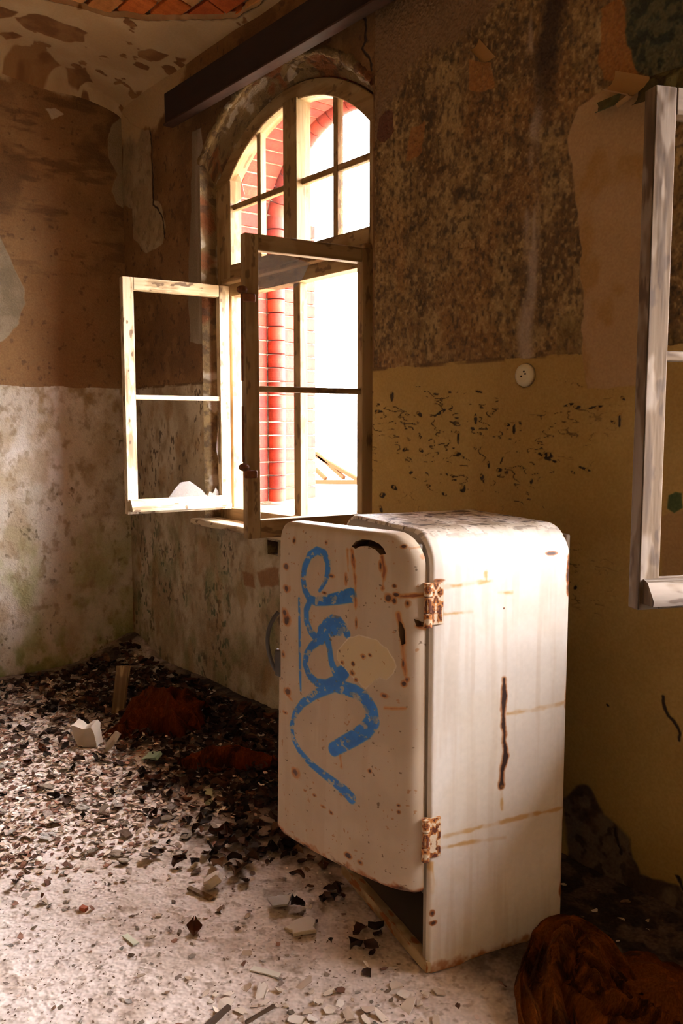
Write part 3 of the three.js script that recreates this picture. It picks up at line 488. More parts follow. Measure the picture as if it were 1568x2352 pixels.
{
  // left leaf folded back towards the end wall, its weather side to the room
  const a = sash(window1, -0.575, -0.075, -96 * Math.PI / 180, 0.585, 1.05, 2.25, { weather: -1 });
  a.userData.label = 'pale casement sash swung towards the end wall, with broken glass in its lower light';
  shard([[0.13, 1.12], [0.36, 1.12], [0.32, 1.17], [0.285, 1.205], [0.235, 1.21], [0.17, 1.165]], -0.002, dustyGlass, a); shard([[0.055, 1.12], [0.135, 1.12], [0.12, 1.15], [0.1, 1.14], [0.085, 1.17], [0.07, 1.15]], -0.002, dustyGlass, a);
  shard([[0.055, 1.30], [0.062, 1.30], [0.078, 1.38], [0.066, 1.50], [0.055, 1.62]], -0.002, dustyGlass, a);
  // right leaf swung out into the room
  const b = sash(window1, 0.65, -0.05, -97 * Math.PI / 180, 0.60, 1.05, 2.25, { wood: shadedWoodMat });
  b.userData.label = 'casement sash swung into the room, inner face coloured darker as in shade, a piece of glass left at the top';
  shard([[0.30, 2.165], [0.335, 2.10], [0.37, 2.06], [0.45, 2.045], [0.545, 2.05], [0.545, 2.178], [0.42, 2.185]], -0.002, dustyGlass, b);
  const bolt = group('espagnolette_bolt', b); bolt.userData.label = 'rusty rod bolt with two hooked catches';
  const rod = (y0, y1) => { const g = new THREE.CylinderGeometry(0.005, 0.005, y1 - y0, 8); g.translate(0.612, (y0 + y1) / 2, -0.012); return metreUV(g); };
  obj('rod', [rod(1.36, 1.58), rod(1.68, 2.02)], rustMat, bolt);
  for (const y of [1.34, 2.03]) { const g = new THREE.SphereGeometry(0.018, 10, 8); g.scale(1.3, 0.9, 1); g.translate(0.616, y, -0.026); const h = bar(0.56, 0.615, y - 0.045, y - 0.012, -0.036, -0.02, 'x', 0.007); obj('catch', [metreUV(g), h], rustMat, bolt); }
}
const window2 = makeWindow(2, WIN_X + WIN_STEP, 'second arched wooden window, only its open peeling sash in view');
{
  const a = sash(window2, -0.605, -0.075, -113 * Math.PI / 180, 0.635, 1.05, 2.29, { weather: -1, wood: greyWoodMat });
  a.userData.label = 'tall peeling casement sash without glass at the edge of the room';
  sash(window2, 0.65, -0.05, -80 * Math.PI / 180, 0.60, 1.05, 2.25, {});
}

makeWindow(3, WIN_X + 2 * WIN_STEP, 'third arched wooden window, unseen, added to light the refrigerator side and floor');  // opening added out of view for more light from the right

// ---------------------------------------------------------------- refrigerator
const bowAt = (s) => { s = cl(s); return 0.046 + 0.024 * (1 - Math.pow(Math.abs(2 * s - 1), 2.4)) - (s < 0.18 ? 0.042 * (1 - Math.sqrt(Math.max(0, 1 - (1 - s / 0.18) ** 2))) : s > 0.9 ? 0.02 * ((s - 0.9) / 0.1) ** 2 : 0); };
const FR = { x: 3.604, z: 0.8105, turn: -0.2586, W: 0.585, D: 0.458, H: 1.225, door: 0.374, doorW: 0.583, y0: 0.238 };
const fridge = tag(group('refrigerator', scene, [FR.x, 0, FR.z], FR.turn), 'old white rounded refrigerator with rust, blue graffiti and its door ajar', 'refrigerator');
{
  const toLocal = (turn, ox, oz) => (px, py, zOff) => { // photo pixel -> point of a plane fixed to the fridge
    const d = ray(px, py), c = Math.cos(turn), s = Math.sin(turn), e = EYE.clone().sub(new THREE.Vector3(ox, 0, oz));
    const L = (v) => [v.x * c - v.z * s, v.y, v.x * s + v.z * c]; return [L(e), L(d), zOff];
  };
  const bodyRay = toLocal(FR.turn, FR.x, FR.z), doorRay = toLocal(FR.turn + FR.door, FR.x - Math.sin(-FR.turn) * 0.01, FR.z + Math.cos(FR.turn) * 0.01);
  const pS = (px, py) => { const [e, d] = bodyRay(px, py, 0); const t = -e[0] / d[0]; return [-(e[2] + d[2] * t), e[1] + d[1] * t]; };          // (depth from the front, height) on the hinge side
  const pD = (px, py) => { const [e, d] = doorRay(px, py, 0); let t = (0.062 - e[2]) / d[2]; for (let i = 0; i < 4; i++) { const x = e[0] + d[0] * t, s = cl(-x / FR.doorW); t = (bowAt(s) - e[2]) / d[2]; } return [-(e[0] + d[0] * t), e[1] + d[1] * t]; };   // (distance from the hinge, height) on the door
  const lineS = (L, w) => L.map(([a, b, k = 1]) => [...pS(a, b), w * k]), lineD = (L, w) => L.map(([a, b, k = 1]) => [...pD(a, b), w * k]);
  const ENAMEL = [232, 222, 212], RUST = [150, 78, 26], DARK = [50, 24, 14];
  // -- hinge side and top
  const sideRust = [lineS([[1157, 1560, 0.7], [1158, 1600, 1.2], [1155, 1640, 1], [1158, 1700, 0.9], [1160, 1740, 1.3], [1153, 1770, 1], [1151, 1810, 0.7]], 0.0055)];
  const sideStreak = [lineS([[1005, 1350], [1050, 1346], [1090, 1340], [1130, 1335, 0.5]], 0.003), lineS([[1015, 1412], [1050, 1409], [1085, 1406, 0.4]], 0.0028), lineS([[1145, 1362], [1175, 1362, 0.5]], 0.0028), lineS([[1020, 1922], [1100, 1902], [1160, 1888], [1220, 1872], [1300, 1856, 0.6]], 0.0042), lineS([[1010, 1950], [1080, 1935], [1160, 1925, 0.3]], 0.0032), lineS([[1165, 1640], [1220, 1632], [1310, 1612, 0.8]], 0.0038), lineS([[990, 1985], [993, 2050, 0.7]], 0.006), lineS([[1152, 1810], [1152, 1860, 0.4]], 0.0028), lineS([[1116, 1318], [1117, 1334, 0.5]], 0.004)];
  const sideSpots = [[1267, 1272, 11, 4], [1003, 1420, 5, 3], [1157, 1398, 2, 2], [993, 2098, 5, 6], [996, 2120, 7, 5], [1307, 1320, 5, 18], [1308, 1355, 6, 12], [1309, 1290, 4, 14], [1304, 1610, 5, 4], [1007, 1335, 10, 5]].map(([a, b, w, h]) => { const p = pS(a, b), q = pS(a + 5, b), r = pS(a, b + 5); return [p[0], p[1], Math.abs(q[0] - p[0]) / 5 * w, Math.abs(r[1] - p[1]) / 5 * h]; });
  const arcLen = 0.1 * Math.PI / 2, vTop = FR.H - 0.1 + arcLen;
  const bodyTex = tex(560, 1700, 0.5, 1.9, (d, v, o) => {
    const f1 = fbm(d * 6, v * 6, 4), f2 = fbm(d * 40, v * 40, 3), vs = fbm(d * 40, v * 2.5, 3), f3 = fbm(d * 90 + 3, v * 90, 2);
    o[0] = ENAMEL[0]; o[1] = ENAMEL[1]; o[2] = ENAMEL[2]; mixTo(o, [214, 196, 178], ss(0.5, 0.72, vs) * 0.5); mixTo(o, [222, 206, 186], ss(0.5, 0.7, f1) * 0.4); o[3] = 0.6 + (f1 - 0.5) * 0.1;
    for (const c of sideRust) { const b = lineDist(c, d, v) + (f2 - 0.5) * 0.012; if (b < 0.008) { mixTo(o, RUST, ss(0.008, 0.0, b) * 0.8); mixTo(o, DARK, ss(0.001, -0.002, b)); o[3] -= ss(0.002, -0.002, b) * 0.4; } }
    for (const c of sideStreak) { const b = lineDist(c, d, v) + (f2 - 0.5) * 0.009; if (b < 0.006) mixTo(o, [196, 140, 66], ss(0.006, -0.002, b) * (0.2 + 0.5 * ss(0.4, 0.7, fbm(d * 25, v * 25 + 5, 2)))); }
    for (const c of sideSpots) { const r = Math.hypot((d - c[0]) / c[2], (v - c[1]) / c[3]) + (f2 - 0.5) * 1.4; if (r < 1.5) { mixTo(o, RUST, ss(1.5, 0.9, r) * 0.9); mixTo(o, DARK, ss(0.9, 0.4, r) * 0.85); } }
    const low = v + (f2 - 0.5) * 0.05; if (low < 0.05) mixTo(o, RUST, ss(0.035, 0.0, low) * 0.8);
    const back = FR.D - d + (fbm(v * 14, 4, 3) - 0.5) * 0.03; if (back < 0.012) mixTo(o, RUST, ss(0.010, 0.0, back) * ss(0.4, 0.55, fbm(v * 7 + 2, 9, 3)));
    if (v > vTop - 0.09) { const m = ss(vTop - 0.09, vTop + 0.02, v); mixTo(o, [176, 156, 132], m * ss(0.38, 0.62, fbm(d * 30, v * 12, 4)) * 0.9); mixTo(o, [70, 52, 38], m * ss(0.6, 0.68, fbm(d * 26 + 3, v * 50, 3)) * 0.9); mixTo(o, [96, 76, 56], m * ss(0.66, 0.78, f3) * 0.8); }
    o[0] += (f3 - 0.5) * 8; o[1] += (f3 - 0.5) * 8; o[2] += (f3 - 0.5) * 8;
  });
  const bodyMat = mat(bodyTex, 0.58, 0.002);
  const r = 0.1, prof = []; // outline of the cabinet seen from the front, from the hinge-side foot over the top
  for (let i = 0; i <= 16; i++) prof.push([0, (FR.H - r) * i / 16, (FR.H - r) * i / 16]);
  for (let i = 1; i <= 10; i++) { const a = Math.PI / 2 * i / 10; prof.push([-r + r * Math.cos(a), FR.H - r + r * Math.sin(a), FR.H - r + r * a]); }
  for (let i = 1; i <= 6; i++) { const x = (FR.W - 2 * r) * i / 6; prof.push([-r - x, FR.H, vTop + x]); }
  for (let i = 1; i <= 10; i++) { const a = Math.PI / 2 * i / 10; prof.push([-FR.W + r - r * Math.sin(a), FR.H - r + r * Math.cos(a), vTop + FR.W - 2 * r + r * a]); }
  for (let i = 1; i <= 8; i++) prof.push([-FR.W, (FR.H - r) * (1 - i / 8), vTop + FR.W - 2 * r + arcLen + (FR.H - r) * i / 8]);
  const dep = [[0, 0.012], [0.003, 0.004], [0.012, 0], [0.1, 0], [0.2, 0], [0.3, 0], [FR.D - 0.03, 0], [FR.D - 0.012, 0.004], [FR.D - 0.004, 0.012], [FR.D, 0.026]];
  const inset = (p, k) => { const cx = -FR.W / 2, cy = 0.5; return [p[0] + (p[0] < cx ? 1 : -1) * k * (p[1] >= FR.H - 0.001 ? 0 : 1), p[1] - (p[1] > FR.H - r ? k * (p[1] - FR.H + r) / r : 0)]; };
  const shell = gridGeo(prof.length - 1, dep.length - 1, (u, v) => { const p = prof[Math.round(u * (prof.length - 1))], d = dep[Math.round(v * (dep.length - 1))], q = inset(p, d[1]); return [q[0], q[1] + 0.001, -d[0], d[0], p[2]]; }, true);
  obj('cabinet_shell', shell, bodyMat, fridge).userData.label = 'white enamel cabinet with a long rusted dent in its side';
  const darkMetal = plain(0x6a5846, 0.9), liner = mat(bodyTex, 0.5, 0.001, { color: 0xcfc4b4 });
  const rim = new THREE.Shape(); prof.forEach((p, i) => { const q = inset(p, 0.012); i ? rim.lineTo(q[0], q[1] + 0.001) : rim.moveTo(q[0], q[1] + 0.001); }); rim.closePath();
  const inn = new THREE.Path(); inn.moveTo(-FR.W + 0.045, 0.02); inn.lineTo(-0.03, 0.02); inn.lineTo(-0.03, FR.H - 0.11); inn.quadraticCurveTo(-0.03, FR.H - 0.04, -0.11, FR.H - 0.04); inn.lineTo(-FR.W + 0.12, FR.H - 0.04); inn.quadraticCurveTo(-FR.W + 0.045, FR.H - 0.04, -FR.W + 0.045, FR.H - 0.11); inn.closePath(); rim.holes.push(inn);
  const rimG = new THREE.ExtrudeGeometry(rim, { depth: 0.02, bevelEnabled: false }); rimG.translate(0, 0, -0.0205); obj('front_rim', metreUV(rimG), plain(0x9a8a76, 0.6), fridge).userData.label = 'grimy rim behind the door';
  obj('back_panel', bar(-FR.W + 0.02, -0.02, 0.03, FR.H - 0.03, -FR.D - 0.004, -FR.D + 0.012), darkMetal, fridge);
  obj('liner', [bar(-FR.W + 0.035, -FR.W + 0.05, 0.24, FR.H - 0.05, -FR.D + 0.02, -0.02), bar(-0.05, -0.035, 0.24, FR.H - 0.05, -FR.D + 0.02, -0.02), bar(-FR.W + 0.05, -0.05, FR.H - 0.07, FR.H - 0.05, -FR.D + 0.02, -0.02), bar(-FR.W + 0.05, -0.05, 0.22, 0.25, -FR.D + 0.02, -0.02, 'x')], liner, fridge);
  obj('machine_cover', [bar(-FR.W + 0.02, -0.02, 0.02, 0.22, -FR.D + 0.014, -FR.D + 0.03), bar(-FR.W + 0.006, -FR.W + 0.02, 0.01, 0.22, -FR.D + 0.02, -0.02), bar(-0.02, -0.006, 0.01, 0.22, -FR.D + 0.02, -0.02), bar(-FR.W + 0.02, -0.02, 0.012, 0.03, -FR.D + 0.02, -0.03, 'x'), bar(-FR.W + 0.02, -0.02, 0.19, 0.22, -FR.D + 0.02, -0.022, 'x')], plain(0x645444, 0.95), fridge).userData.label = 'open machine compartment of bare sheet metal';
  const rail = bar(-FR.W, -0.001, 0.0, 0.036, -0.028, 0.006, 'x', 0.006); obj('front_rail', rail, mat(tex(256, 256, 0.6, 0.6, (x, y, o) => { const f = fbm(x * 16, y * 9, 4), g = fbm(x * 50, y * 20, 3); o[0] = 190; o[1] = 164; o[2] = 124; mixTo(o, [150, 120, 82], ss(0.45, 0.7, f)); mixTo(o, RUST, ss(0.64, 0.74, g) * 0.8); o[3] = g; }), 0.8, 0.003), fridge).userData.label = 'bare rusty rail along the foot';
  // -- hinges
  const hingeMat = mat(tex(256, 256, 0.12, 0.12, (x, y, o) => { const f = fbm(x * 80, y * 60, 4), k = fbm(x * 200, y * 160, 2); o[0] = 226; o[1] = 206; o[2] = 180; mixTo(o, [190, 120, 56], ss(0.42, 0.55, f)); mixTo(o, [92, 42, 20], ss(0.55, 0.66, f * 0.7 + k * 0.3)); o[3] = f; }), 0.7, 0.002);
  for (const y of [0.975, 0.332]) {
    const h = group('hinge', fridge, [0, y, 0]); h.userData.label = 'rust-eaten hinge with flaking white paint';
    obj('plate', bar(-0.002, 0.006, 0.004, 0.116, -0.034, 0.006, 'y', 0.003), hingeMat, h);
    for (const [a, b, rad] of [[0.0, 0.036, 0.0115], [0.040, 0.080, 0.0095], [0.084, 0.118, 0.0115]]) { const g = new THREE.CylinderGeometry(rad, rad, b - a, 14); g.translate(0.006, (a + b) / 2, 0.014); obj('knuckle', metreUV(g), hingeMat, h); }
    for (const yy of [0.028, 0.09]) { const g = new THREE.SphereGeometry(0.005, 8, 6); g.scale(0.5, 1, 1); g.translate(0.006, yy, -0.022); obj('screw', metreUV(g), rustMat, h); }
  }
  // -- door
  const sp = (L, w) => lineD(L.map(([a, b, k]) => [597 + a / 1.147, 1148 + b / 1.147, k]), w); // spray strokes traced on an enlarged view
  const strokes = [
    [[150, 238, 0.35], [163, 220, 0.6], [171, 195, 0.8], [173, 165], [162, 140], [142, 132], [122, 145], [109, 175], [105, 205], [110, 235], [122, 258], [140, 266, 1.1], [165, 264, 1.3], [200, 258, 1.6], [236, 250, 1.9]],
    [[126, 262, 0.9], [115, 288], [116, 318], [127, 345], [142, 362, 1.1], [156, 368, 1.2]],
    [[146, 366, 1.2], [160, 350, 1.6], [168, 328, 1.4], [186, 313, 1.2], [204, 318, 1.2], [216, 335, 1.3], [226, 352, 1.1]], [[160, 345, 2], [190, 335, 2.1], [205, 340, 1.6]],
    [[150, 366, 1.3], [172, 362, 1.2], [180, 395, 0.9], [184, 425, 1], [196, 455, 1.2], [212, 448, 1.2]],
    [[152, 366, 1.2], [130, 384], [117, 405], [114, 432], [124, 460], [146, 480, 1.1], [172, 486, 1.4], [200, 476, 1.6], [222, 452, 1.5]],
    [[214, 482, 1.4], [176, 496, 1.4], [140, 512, 1.2], [108, 534, 1.1], [88, 562, 0.9], [80, 594, 0.8], [84, 626, 0.8], [102, 660, 0.85], [130, 692, 0.9], [162, 718, 1], [196, 744, 1.2], [222, 765, 1.5], [240, 784, 1.6]],
    [[180, 484, 1.5], [216, 494, 1.9], [250, 504, 1.8], [276, 522, 1.9], [292, 552, 2.1], [296, 582, 2.2], [276, 608, 2.2], [244, 628, 2.1], [212, 645, 2], [192, 656, 1.9]],
  ].map((L) => sp(L, 0.0102));
  const thin = sp([[95, 258, 0.8], [97, 320, 1], [99, 400, 1], [101, 460, 1], [103, 500, 0.6]], 0.0052);
  const pPatch = patch([[775, 1490], [795, 1465], [822, 1458], [860, 1468], [890, 1490], [908, 1530], [902, 1545], [885, 1560], [868, 1552], [848, 1570], [840, 1582], [812, 1560], [790, 1530], [772, 1510]].map(([a, b]) => pD(a, b)), 0.006, 30);
  const doorSpots = [[832, 1507, 5, 5], [848, 1504, 4, 4], [807, 1545, 6, 6], [782, 1520, 4, 4], [808, 1523, 3, 4], [816, 1560, 4, 5], [883, 1598, 9, 5], [890, 1372, 8, 8], [905, 1380, 5, 6], [910, 1365, 7, 4], [935, 1385, 6, 7], [925, 1255, 6, 4], [655, 1586, 7, 7], [652, 1635, 5, 4], [928, 1570, 6, 8], [934, 1560, 5, 6], [650, 1420, 8, 12], [650, 1350, 6, 8], [666, 1240, 4, 8], [742, 1245, 4, 5], [815, 1430, 3, 14], [790, 1325, 4, 14], [742, 1852, 6, 4], [760, 1865, 5, 4], [850, 1770, 4, 4], [916, 1850, 4, 3], [916, 1865, 4, 4], [828, 1980, 7, 5], [676, 1772, 9, 9], [700, 1815, 4, 3], [722, 1826, 4, 3], [960, 1280, 4, 8], [755, 1322, 6, 4], [740, 1360, 5, 3], [646, 1405, 6, 10], [648, 1300, 5, 6], [644, 1500, 4, 8], [640, 1900, 6, 5], [660, 1926, 7, 5], [700, 1945, 8, 6], [790, 1995, 10, 6], [860, 2025, 9, 5], [915, 2040, 8, 4], [800, 1965, 8, 6], [905, 1345, 5, 4], [872, 1300, 4, 10], [806, 1275, 4, 12], [926, 1520, 4, 12]].map(([a, b, w, h]) => { const p = pD(a, b), q = pD(a + 5, b), s = pD(a, b + 5); return [p[0], p[1], Math.abs(q[0] - p[0]) / 5 * w, Math.abs(s[1] - p[1]) / 5 * h]; });
  const doorStreaks = [lineD([[803, 1262], [808, 1290, 1.3], [812, 1330, 0.8], [814, 1400, 0.6]], 0.004), lineD([[876, 1280], [881, 1310, 1.3], [877, 1350, 0.7]], 0.004), lineD([[793, 1262], [795, 1310, 0.5]], 0.002), lineD([[915, 1410, 0.7], [922, 1450, 1.2], [926, 1500], [931, 1550, 0.8]], 0.0048), lineD([[884, 1626], [932, 1627, 0.6]], 0.0026), lineD([[655, 1592], [668, 1608, 0.4]], 0.003), lineD([[952, 1440], [975, 1452, 0.4]], 0.004), lineD([[780, 1735], [783, 1760, 0.5]], 0.0025), lineD([[920, 1370], [976, 1368, 0.6]], 0.0035)];
  const yLow = FR.y0;
  const doorTex = tex(840, 1428, 0.6, 1.02, (s, y, o) => {
    const f1 = fbm(s * 7 + 4, y * 7, 4), f2 = fbm(s * 45, y * 45, 3), f3 = fbm(s * 110, y * 110, 2), vs = fbm(s * 30 + 9, y * 3, 3);
    o[0] = 198; o[1] = 179; o[2] = 158; mixTo(o, [180, 159, 135], ss(0.45, 0.7, f1) * 0.6); mixTo(o, [186, 162, 136], ss(0.5, 0.7, vs) * 0.5); o[3] = 0.6 + (f1 - 0.5) * 0.1;
    let b = 1; for (const c of strokes) b = Math.min(b, lineDist(c, s, y)); b = Math.min(b, lineDist(thin, s, y) + 0.001);
    if (b < 0.004) { const wear = ss(0.60, 0.68, fbm(s * 55 + 3, y * 80, 3)); mixTo(o, [26, 112, 204], ss(0.004, -0.0015, b) * 0.94 * (1 - wear * 0.85)); mixTo(o, [20, 88, 170], ss(0.0, -0.004, b) * ss(0.45, 0.65, f2) * 0.4); }
    const dp = pPatch(s, y); if (dp < 0.003) { const m = ss(0.002, -0.001, dp); mixTo(o, [212, 192, 156], m); o[3] -= m * 0.3; mixTo(o, [246, 238, 226], ss(0.003, 0.0, Math.abs(dp - 0.001)) * 0.6); }
    for (const c of doorStreaks) { const k = lineDist(c, s, y) + (f2 - 0.5) * 0.011; if (k < 0.006) { mixTo(o, [192, 118, 46], ss(0.006, -0.002, k) * 0.75); mixTo(o, [110, 50, 18], ss(0.0, -0.004, k) * 0.7); } }
    for (const c of doorSpots) { const r2 = Math.hypot((s - c[0]) / c[2], (y - c[1]) / c[3]) + (f2 - 0.5) * 1.5; if (r2 < 1.6) { mixTo(o, [176, 106, 44], ss(1.6, 0.9, r2) * 0.75); mixTo(o, [62, 30, 16], ss(0.9, 0.4, r2) * 0.9); o[3] -= ss(0.9, 0.5, r2) * 0.3; } }
    const low = y - yLow + (f2 - 0.5) * 0.03 - (fbm(s * 18, 3, 3) - 0.5) * 0.03; if (low < 0.03) { mixTo(o, RUST, ss(0.026, 0.006, low) * ss(0.36, 0.5, fbm(s * 24, y * 24 + 4, 3)) * 0.95); mixTo(o, [70, 34, 16], ss(0.012, 0.0, low) * 0.6); }
    mixTo(o, [160, 104, 56], ss(0.79, 0.84, fbm(s * 70 + 30, y * 70, 3)) * 0.6); mixTo(o, [90, 66, 46], ss(0.80, 0.86, fbm(s * 60 + 60, y * 80, 3)) * 0.7);
    const le = FR.doorW - s; if (le < 0.03) mixTo(o, [176, 110, 48], ss(0.03, 0.01, le) * ss(0.6, 0.7, fbm(3, y * 20, 3)) * 0.8);
  }, 0, 0.222);
  const doorMat = mat(doorTex, 0.55, 0.0025);
  const door = group('door', fridge, [0, 0, 0.012], FR.door); door.userData.label = 'bowed white door standing ajar, sprayed with blue graffiti';
  // outline rings, from the back edge forward over the rounded rim to the bowed face
  const y1 = FR.H - 0.004, wD = FR.doorW, R4 = [0.10, 0.085, 0.012, 0.02]; // top hinge side, top handle side, bottom handle side, bottom hinge side
  const outline = (k) => {
    const P = [], c = (cx, cy, rad, a0, sx) => { const q = Math.max(0.004, rad - k); for (let i = 0; i <= 8; i++) { const a = a0 + Math.PI / 2 * i / 8; P.push([cx + q * Math.cos(a), cy + q * Math.sin(a)]); } };
    c(-Math.max(R4[0], k + 0.004), y1 - Math.max(R4[0], k + 0.004), R4[0], 0); for (let i = 1; i < 10; i++) P.push([-R4[0] - (wD - R4[0] - R4[1]) * i / 10, y1 - k]);
    c(-wD + Math.max(R4[1], k + 0.004), y1 - Math.max(R4[1], k + 0.004), R4[1], Math.PI / 2); for (let i = 1; i < 14; i++) P.push([-wD + k, y1 - R4[1] - (y1 - yLow - R4[1] - 0.02) * i / 14]);
    c(-wD + Math.max(R4[2], k + 0.004), yLow + Math.max(R4[2], k + 0.004), R4[2], Math.PI); for (let i = 1; i < 14; i++) P.push([-wD + 0.02 + (wD - 0.04) * i / 14, yLow + k]);
    c(-Math.max(R4[3], k + 0.004), yLow + Math.max(R4[3], k + 0.004), R4[3], Math.PI * 1.5); for (let i = 1; i < 14; i++) P.push([-k, yLow + 0.02 + (y1 - R4[0] - yLow - 0.02) * i / 14]);
    return P;
  };
  const bowZ = (x) => bowAt(-x / wD);
  const rings = [], nP = outline(0).length;
  for (const [k, dz] of [[0.004, -1], [0, -0.8], [0, -0.035], [0.002, -0.022], [0.008, -0.010], [0.014, -0.004], [0.022, -0.001], [0.032, 0]]) rings.push(outline(k).map(([x, y]) => [x, y, dz <= -0.8 ? (dz + 1) * 0.02 : Math.max(0.004, bowZ(x) + dz * 0.5)]));
  const inner = outline(0.032), cx0 = -wD / 2, cy0 = (y1 + yLow) / 2;
  for (let i = 1; i <= 16; i++) { const t = Math.pow(i / 16.5, 1.25); rings.push(inner.map(([x, y]) => { const X = x + (cx0 - x) * t, Y = y + (cy0 - y) * t; return [X, Y, bowZ(X)]; })); }
  const pos = [], uv = [], idx = [];
  const taper = (x, y) => x * (1 - 0.045 * cl((y - yLow) / (y1 - yLow)));
  for (const rg of rings) for (const [x, y, z] of rg) { pos.push(taper(x, y), y, z); uv.push(-x, y); }
  for (let a = 0; a + 1 < rings.length; a++) for (let i = 0; i < nP; i++) { const j = (i + 1) % nP, p = a * nP + i, q = a * nP + j; idx.push(p, q, p + nP, q, q + nP, p + nP); }
  const cf = pos.length / 3; pos.push(taper(cx0, cy0), cy0, bowZ(cx0)); uv.push(-cx0, cy0); const cb = cf + 1; pos.push(taper(cx0, cy0), cy0, 0); uv.push(-cx0, cy0);
  for (let i = 0; i < nP; i++) { const j = (i + 1) % nP, l = (rings.length - 1) * nP; idx.push(l + i, l + j, cf); idx.push(j, i, cb); }
  let dg = new THREE.BufferGeometry(); dg.setAttribute('position', new THREE.Float32BufferAttribute(pos, 3)); dg.setAttribute('uv', new THREE.Float32BufferAttribute(uv, 2)); dg.setIndex(idx); dg.computeVertexNormals();
  // torn openings in the sheet metal: the crescent near the top and two slits by the hinge
  const cut = (L) => { const s = new THREE.Shape(L.map(([a, b]) => { const p = pD(a, b); return new THREE.Vector2(taper(-p[0], p[1]), p[1]); })); const g = new THREE.ExtrudeGeometry(s, { depth: 0.1, bevelEnabled: false }); g.translate(0, 0, 0.008); g.clearGroups(); return g; };
  const ev = new Evaluator(); ev.useGroups = true; const inDoor = plain(0x6e5238, 0.95);
  let solid = new Brush(dg, doorMat); solid.updateMatrixWorld();
  const hollow = new THREE.BoxGeometry(wD * 0.78, y1 - yLow - 0.12, 0.036); hollow.translate(-wD * 0.52, (y1 + yLow) / 2, 0.024); hollow.clearGroups();
  { const b = new Brush(hollow, inDoor); b.updateMatrixWorld(); solid = ev.evaluate(solid, b, SUBTRACTION); }
  for (const L of [[[803, 1254], [812, 1243], [828, 1238], [850, 1240], [868, 1248], [880, 1260], [885, 1272], [872, 1274], [860, 1262], [842, 1254], [824, 1254], [812, 1260]], [[915, 1424], [922, 1430], [929, 1446], [931, 1478], [922, 1482], [917, 1460]], [[947, 1422], [953, 1426], [964, 1438], [960, 1443], [951, 1440]]]) { const b = new Brush(cut(L), inDoor); b.updateMatrixWorld(); solid = ev.evaluate(solid, b, SUBTRACTION); }
  obj('door_panel', solid.geometry, solid.material, door);
  obj('gasket', [bar(-wD + 0.03, -0.03, y1 - 0.045, y1 - 0.03, -0.016, 0.002, 'x'), bar(-wD + 0.03, -wD + 0.045, yLow + 0.03, y1 - 0.04, -0.016, 0.002), bar(-0.045, -0.03, yLow + 0.03, y1 - 0.04, -0.016, 0.002), bar(-wD + 0.03, -0.03, yLow + 0.02, yLow + 0.035, -0.016, 0.002, 'x')], plain(0x6a6056, 0.8), door);
  // -- bow handle on the free edge
  const hy0 = pD(648, 1412)[1], hy1 = pD(652, 1562)[1], hm = new THREE.MeshStandardMaterial({ color: 0x4c4744, roughness: 0.5, metalness: 0.4 });
  const hd = group('handle', door); hd.userData.label = 'dull grey bow handle';
  const hx = -wD * 0.975 + 0.012, pts = [[hx, hy0, 0.036], [hx - 0.008, hy0 - 0.02, 0.05], [hx - 0.018, hy0 - 0.06, 0.062], [hx - 0.018, hy0 - 0.11, 0.064], [hx - 0.006, hy1 + 0.03, 0.052], [hx + 0.008, hy1 + 0.004, 0.038]].map((p) => new THREE.Vector3(...p));
  const tg = new THREE.TubeGeometry(new THREE.CatmullRomCurve3(pts), 24, 0.0065, 8); obj('grip', tg, hm, hd);
  const pg = new RoundedBoxGeometry(0.026, 0.085, 0.014, 3, 0.006); pg.translate(hx + 0.012, hy1 + 0.045, 0.047); obj('escutcheon', pg, hm, hd);
}

// ---------------------------------------------------------------- things on the wall
{
  const p = onZ(1208, 862);
  const s = tag(group('wall_socket', scene, [p.x, p.y, 0]), 'round cream porcelain socket on the ochre wall above the refrigerator', 'socket');
  const cream = plain(0xd8ccb0, 0.35);
  const lt = new THREE.LatheGeometry([[0.0001, 0.016], [0.018, 0.016], [0.021, 0.02], [0.03, 0.02], [0.038, 0.014], [0.041, 0.0], [0.0001, 0.0]].map(([a, b]) => new THREE.Vector2(a, b)), 36); lt.rotateX(Math.PI / 2); obj('cover', lt, cream, s);
  for (const [x, y] of [[-0.008, -0.004], [0.009, 0.004], [0.003, 0.012]]) { const g = new THREE.CylinderGeometry(0.0034, 0.0034, 0.002, 12); g.rotateX(Math.PI / 2); g.translate(x, y, 0.0168); obj('pin_hole', g, plain(0x2a2018, 0.9), s); }
}

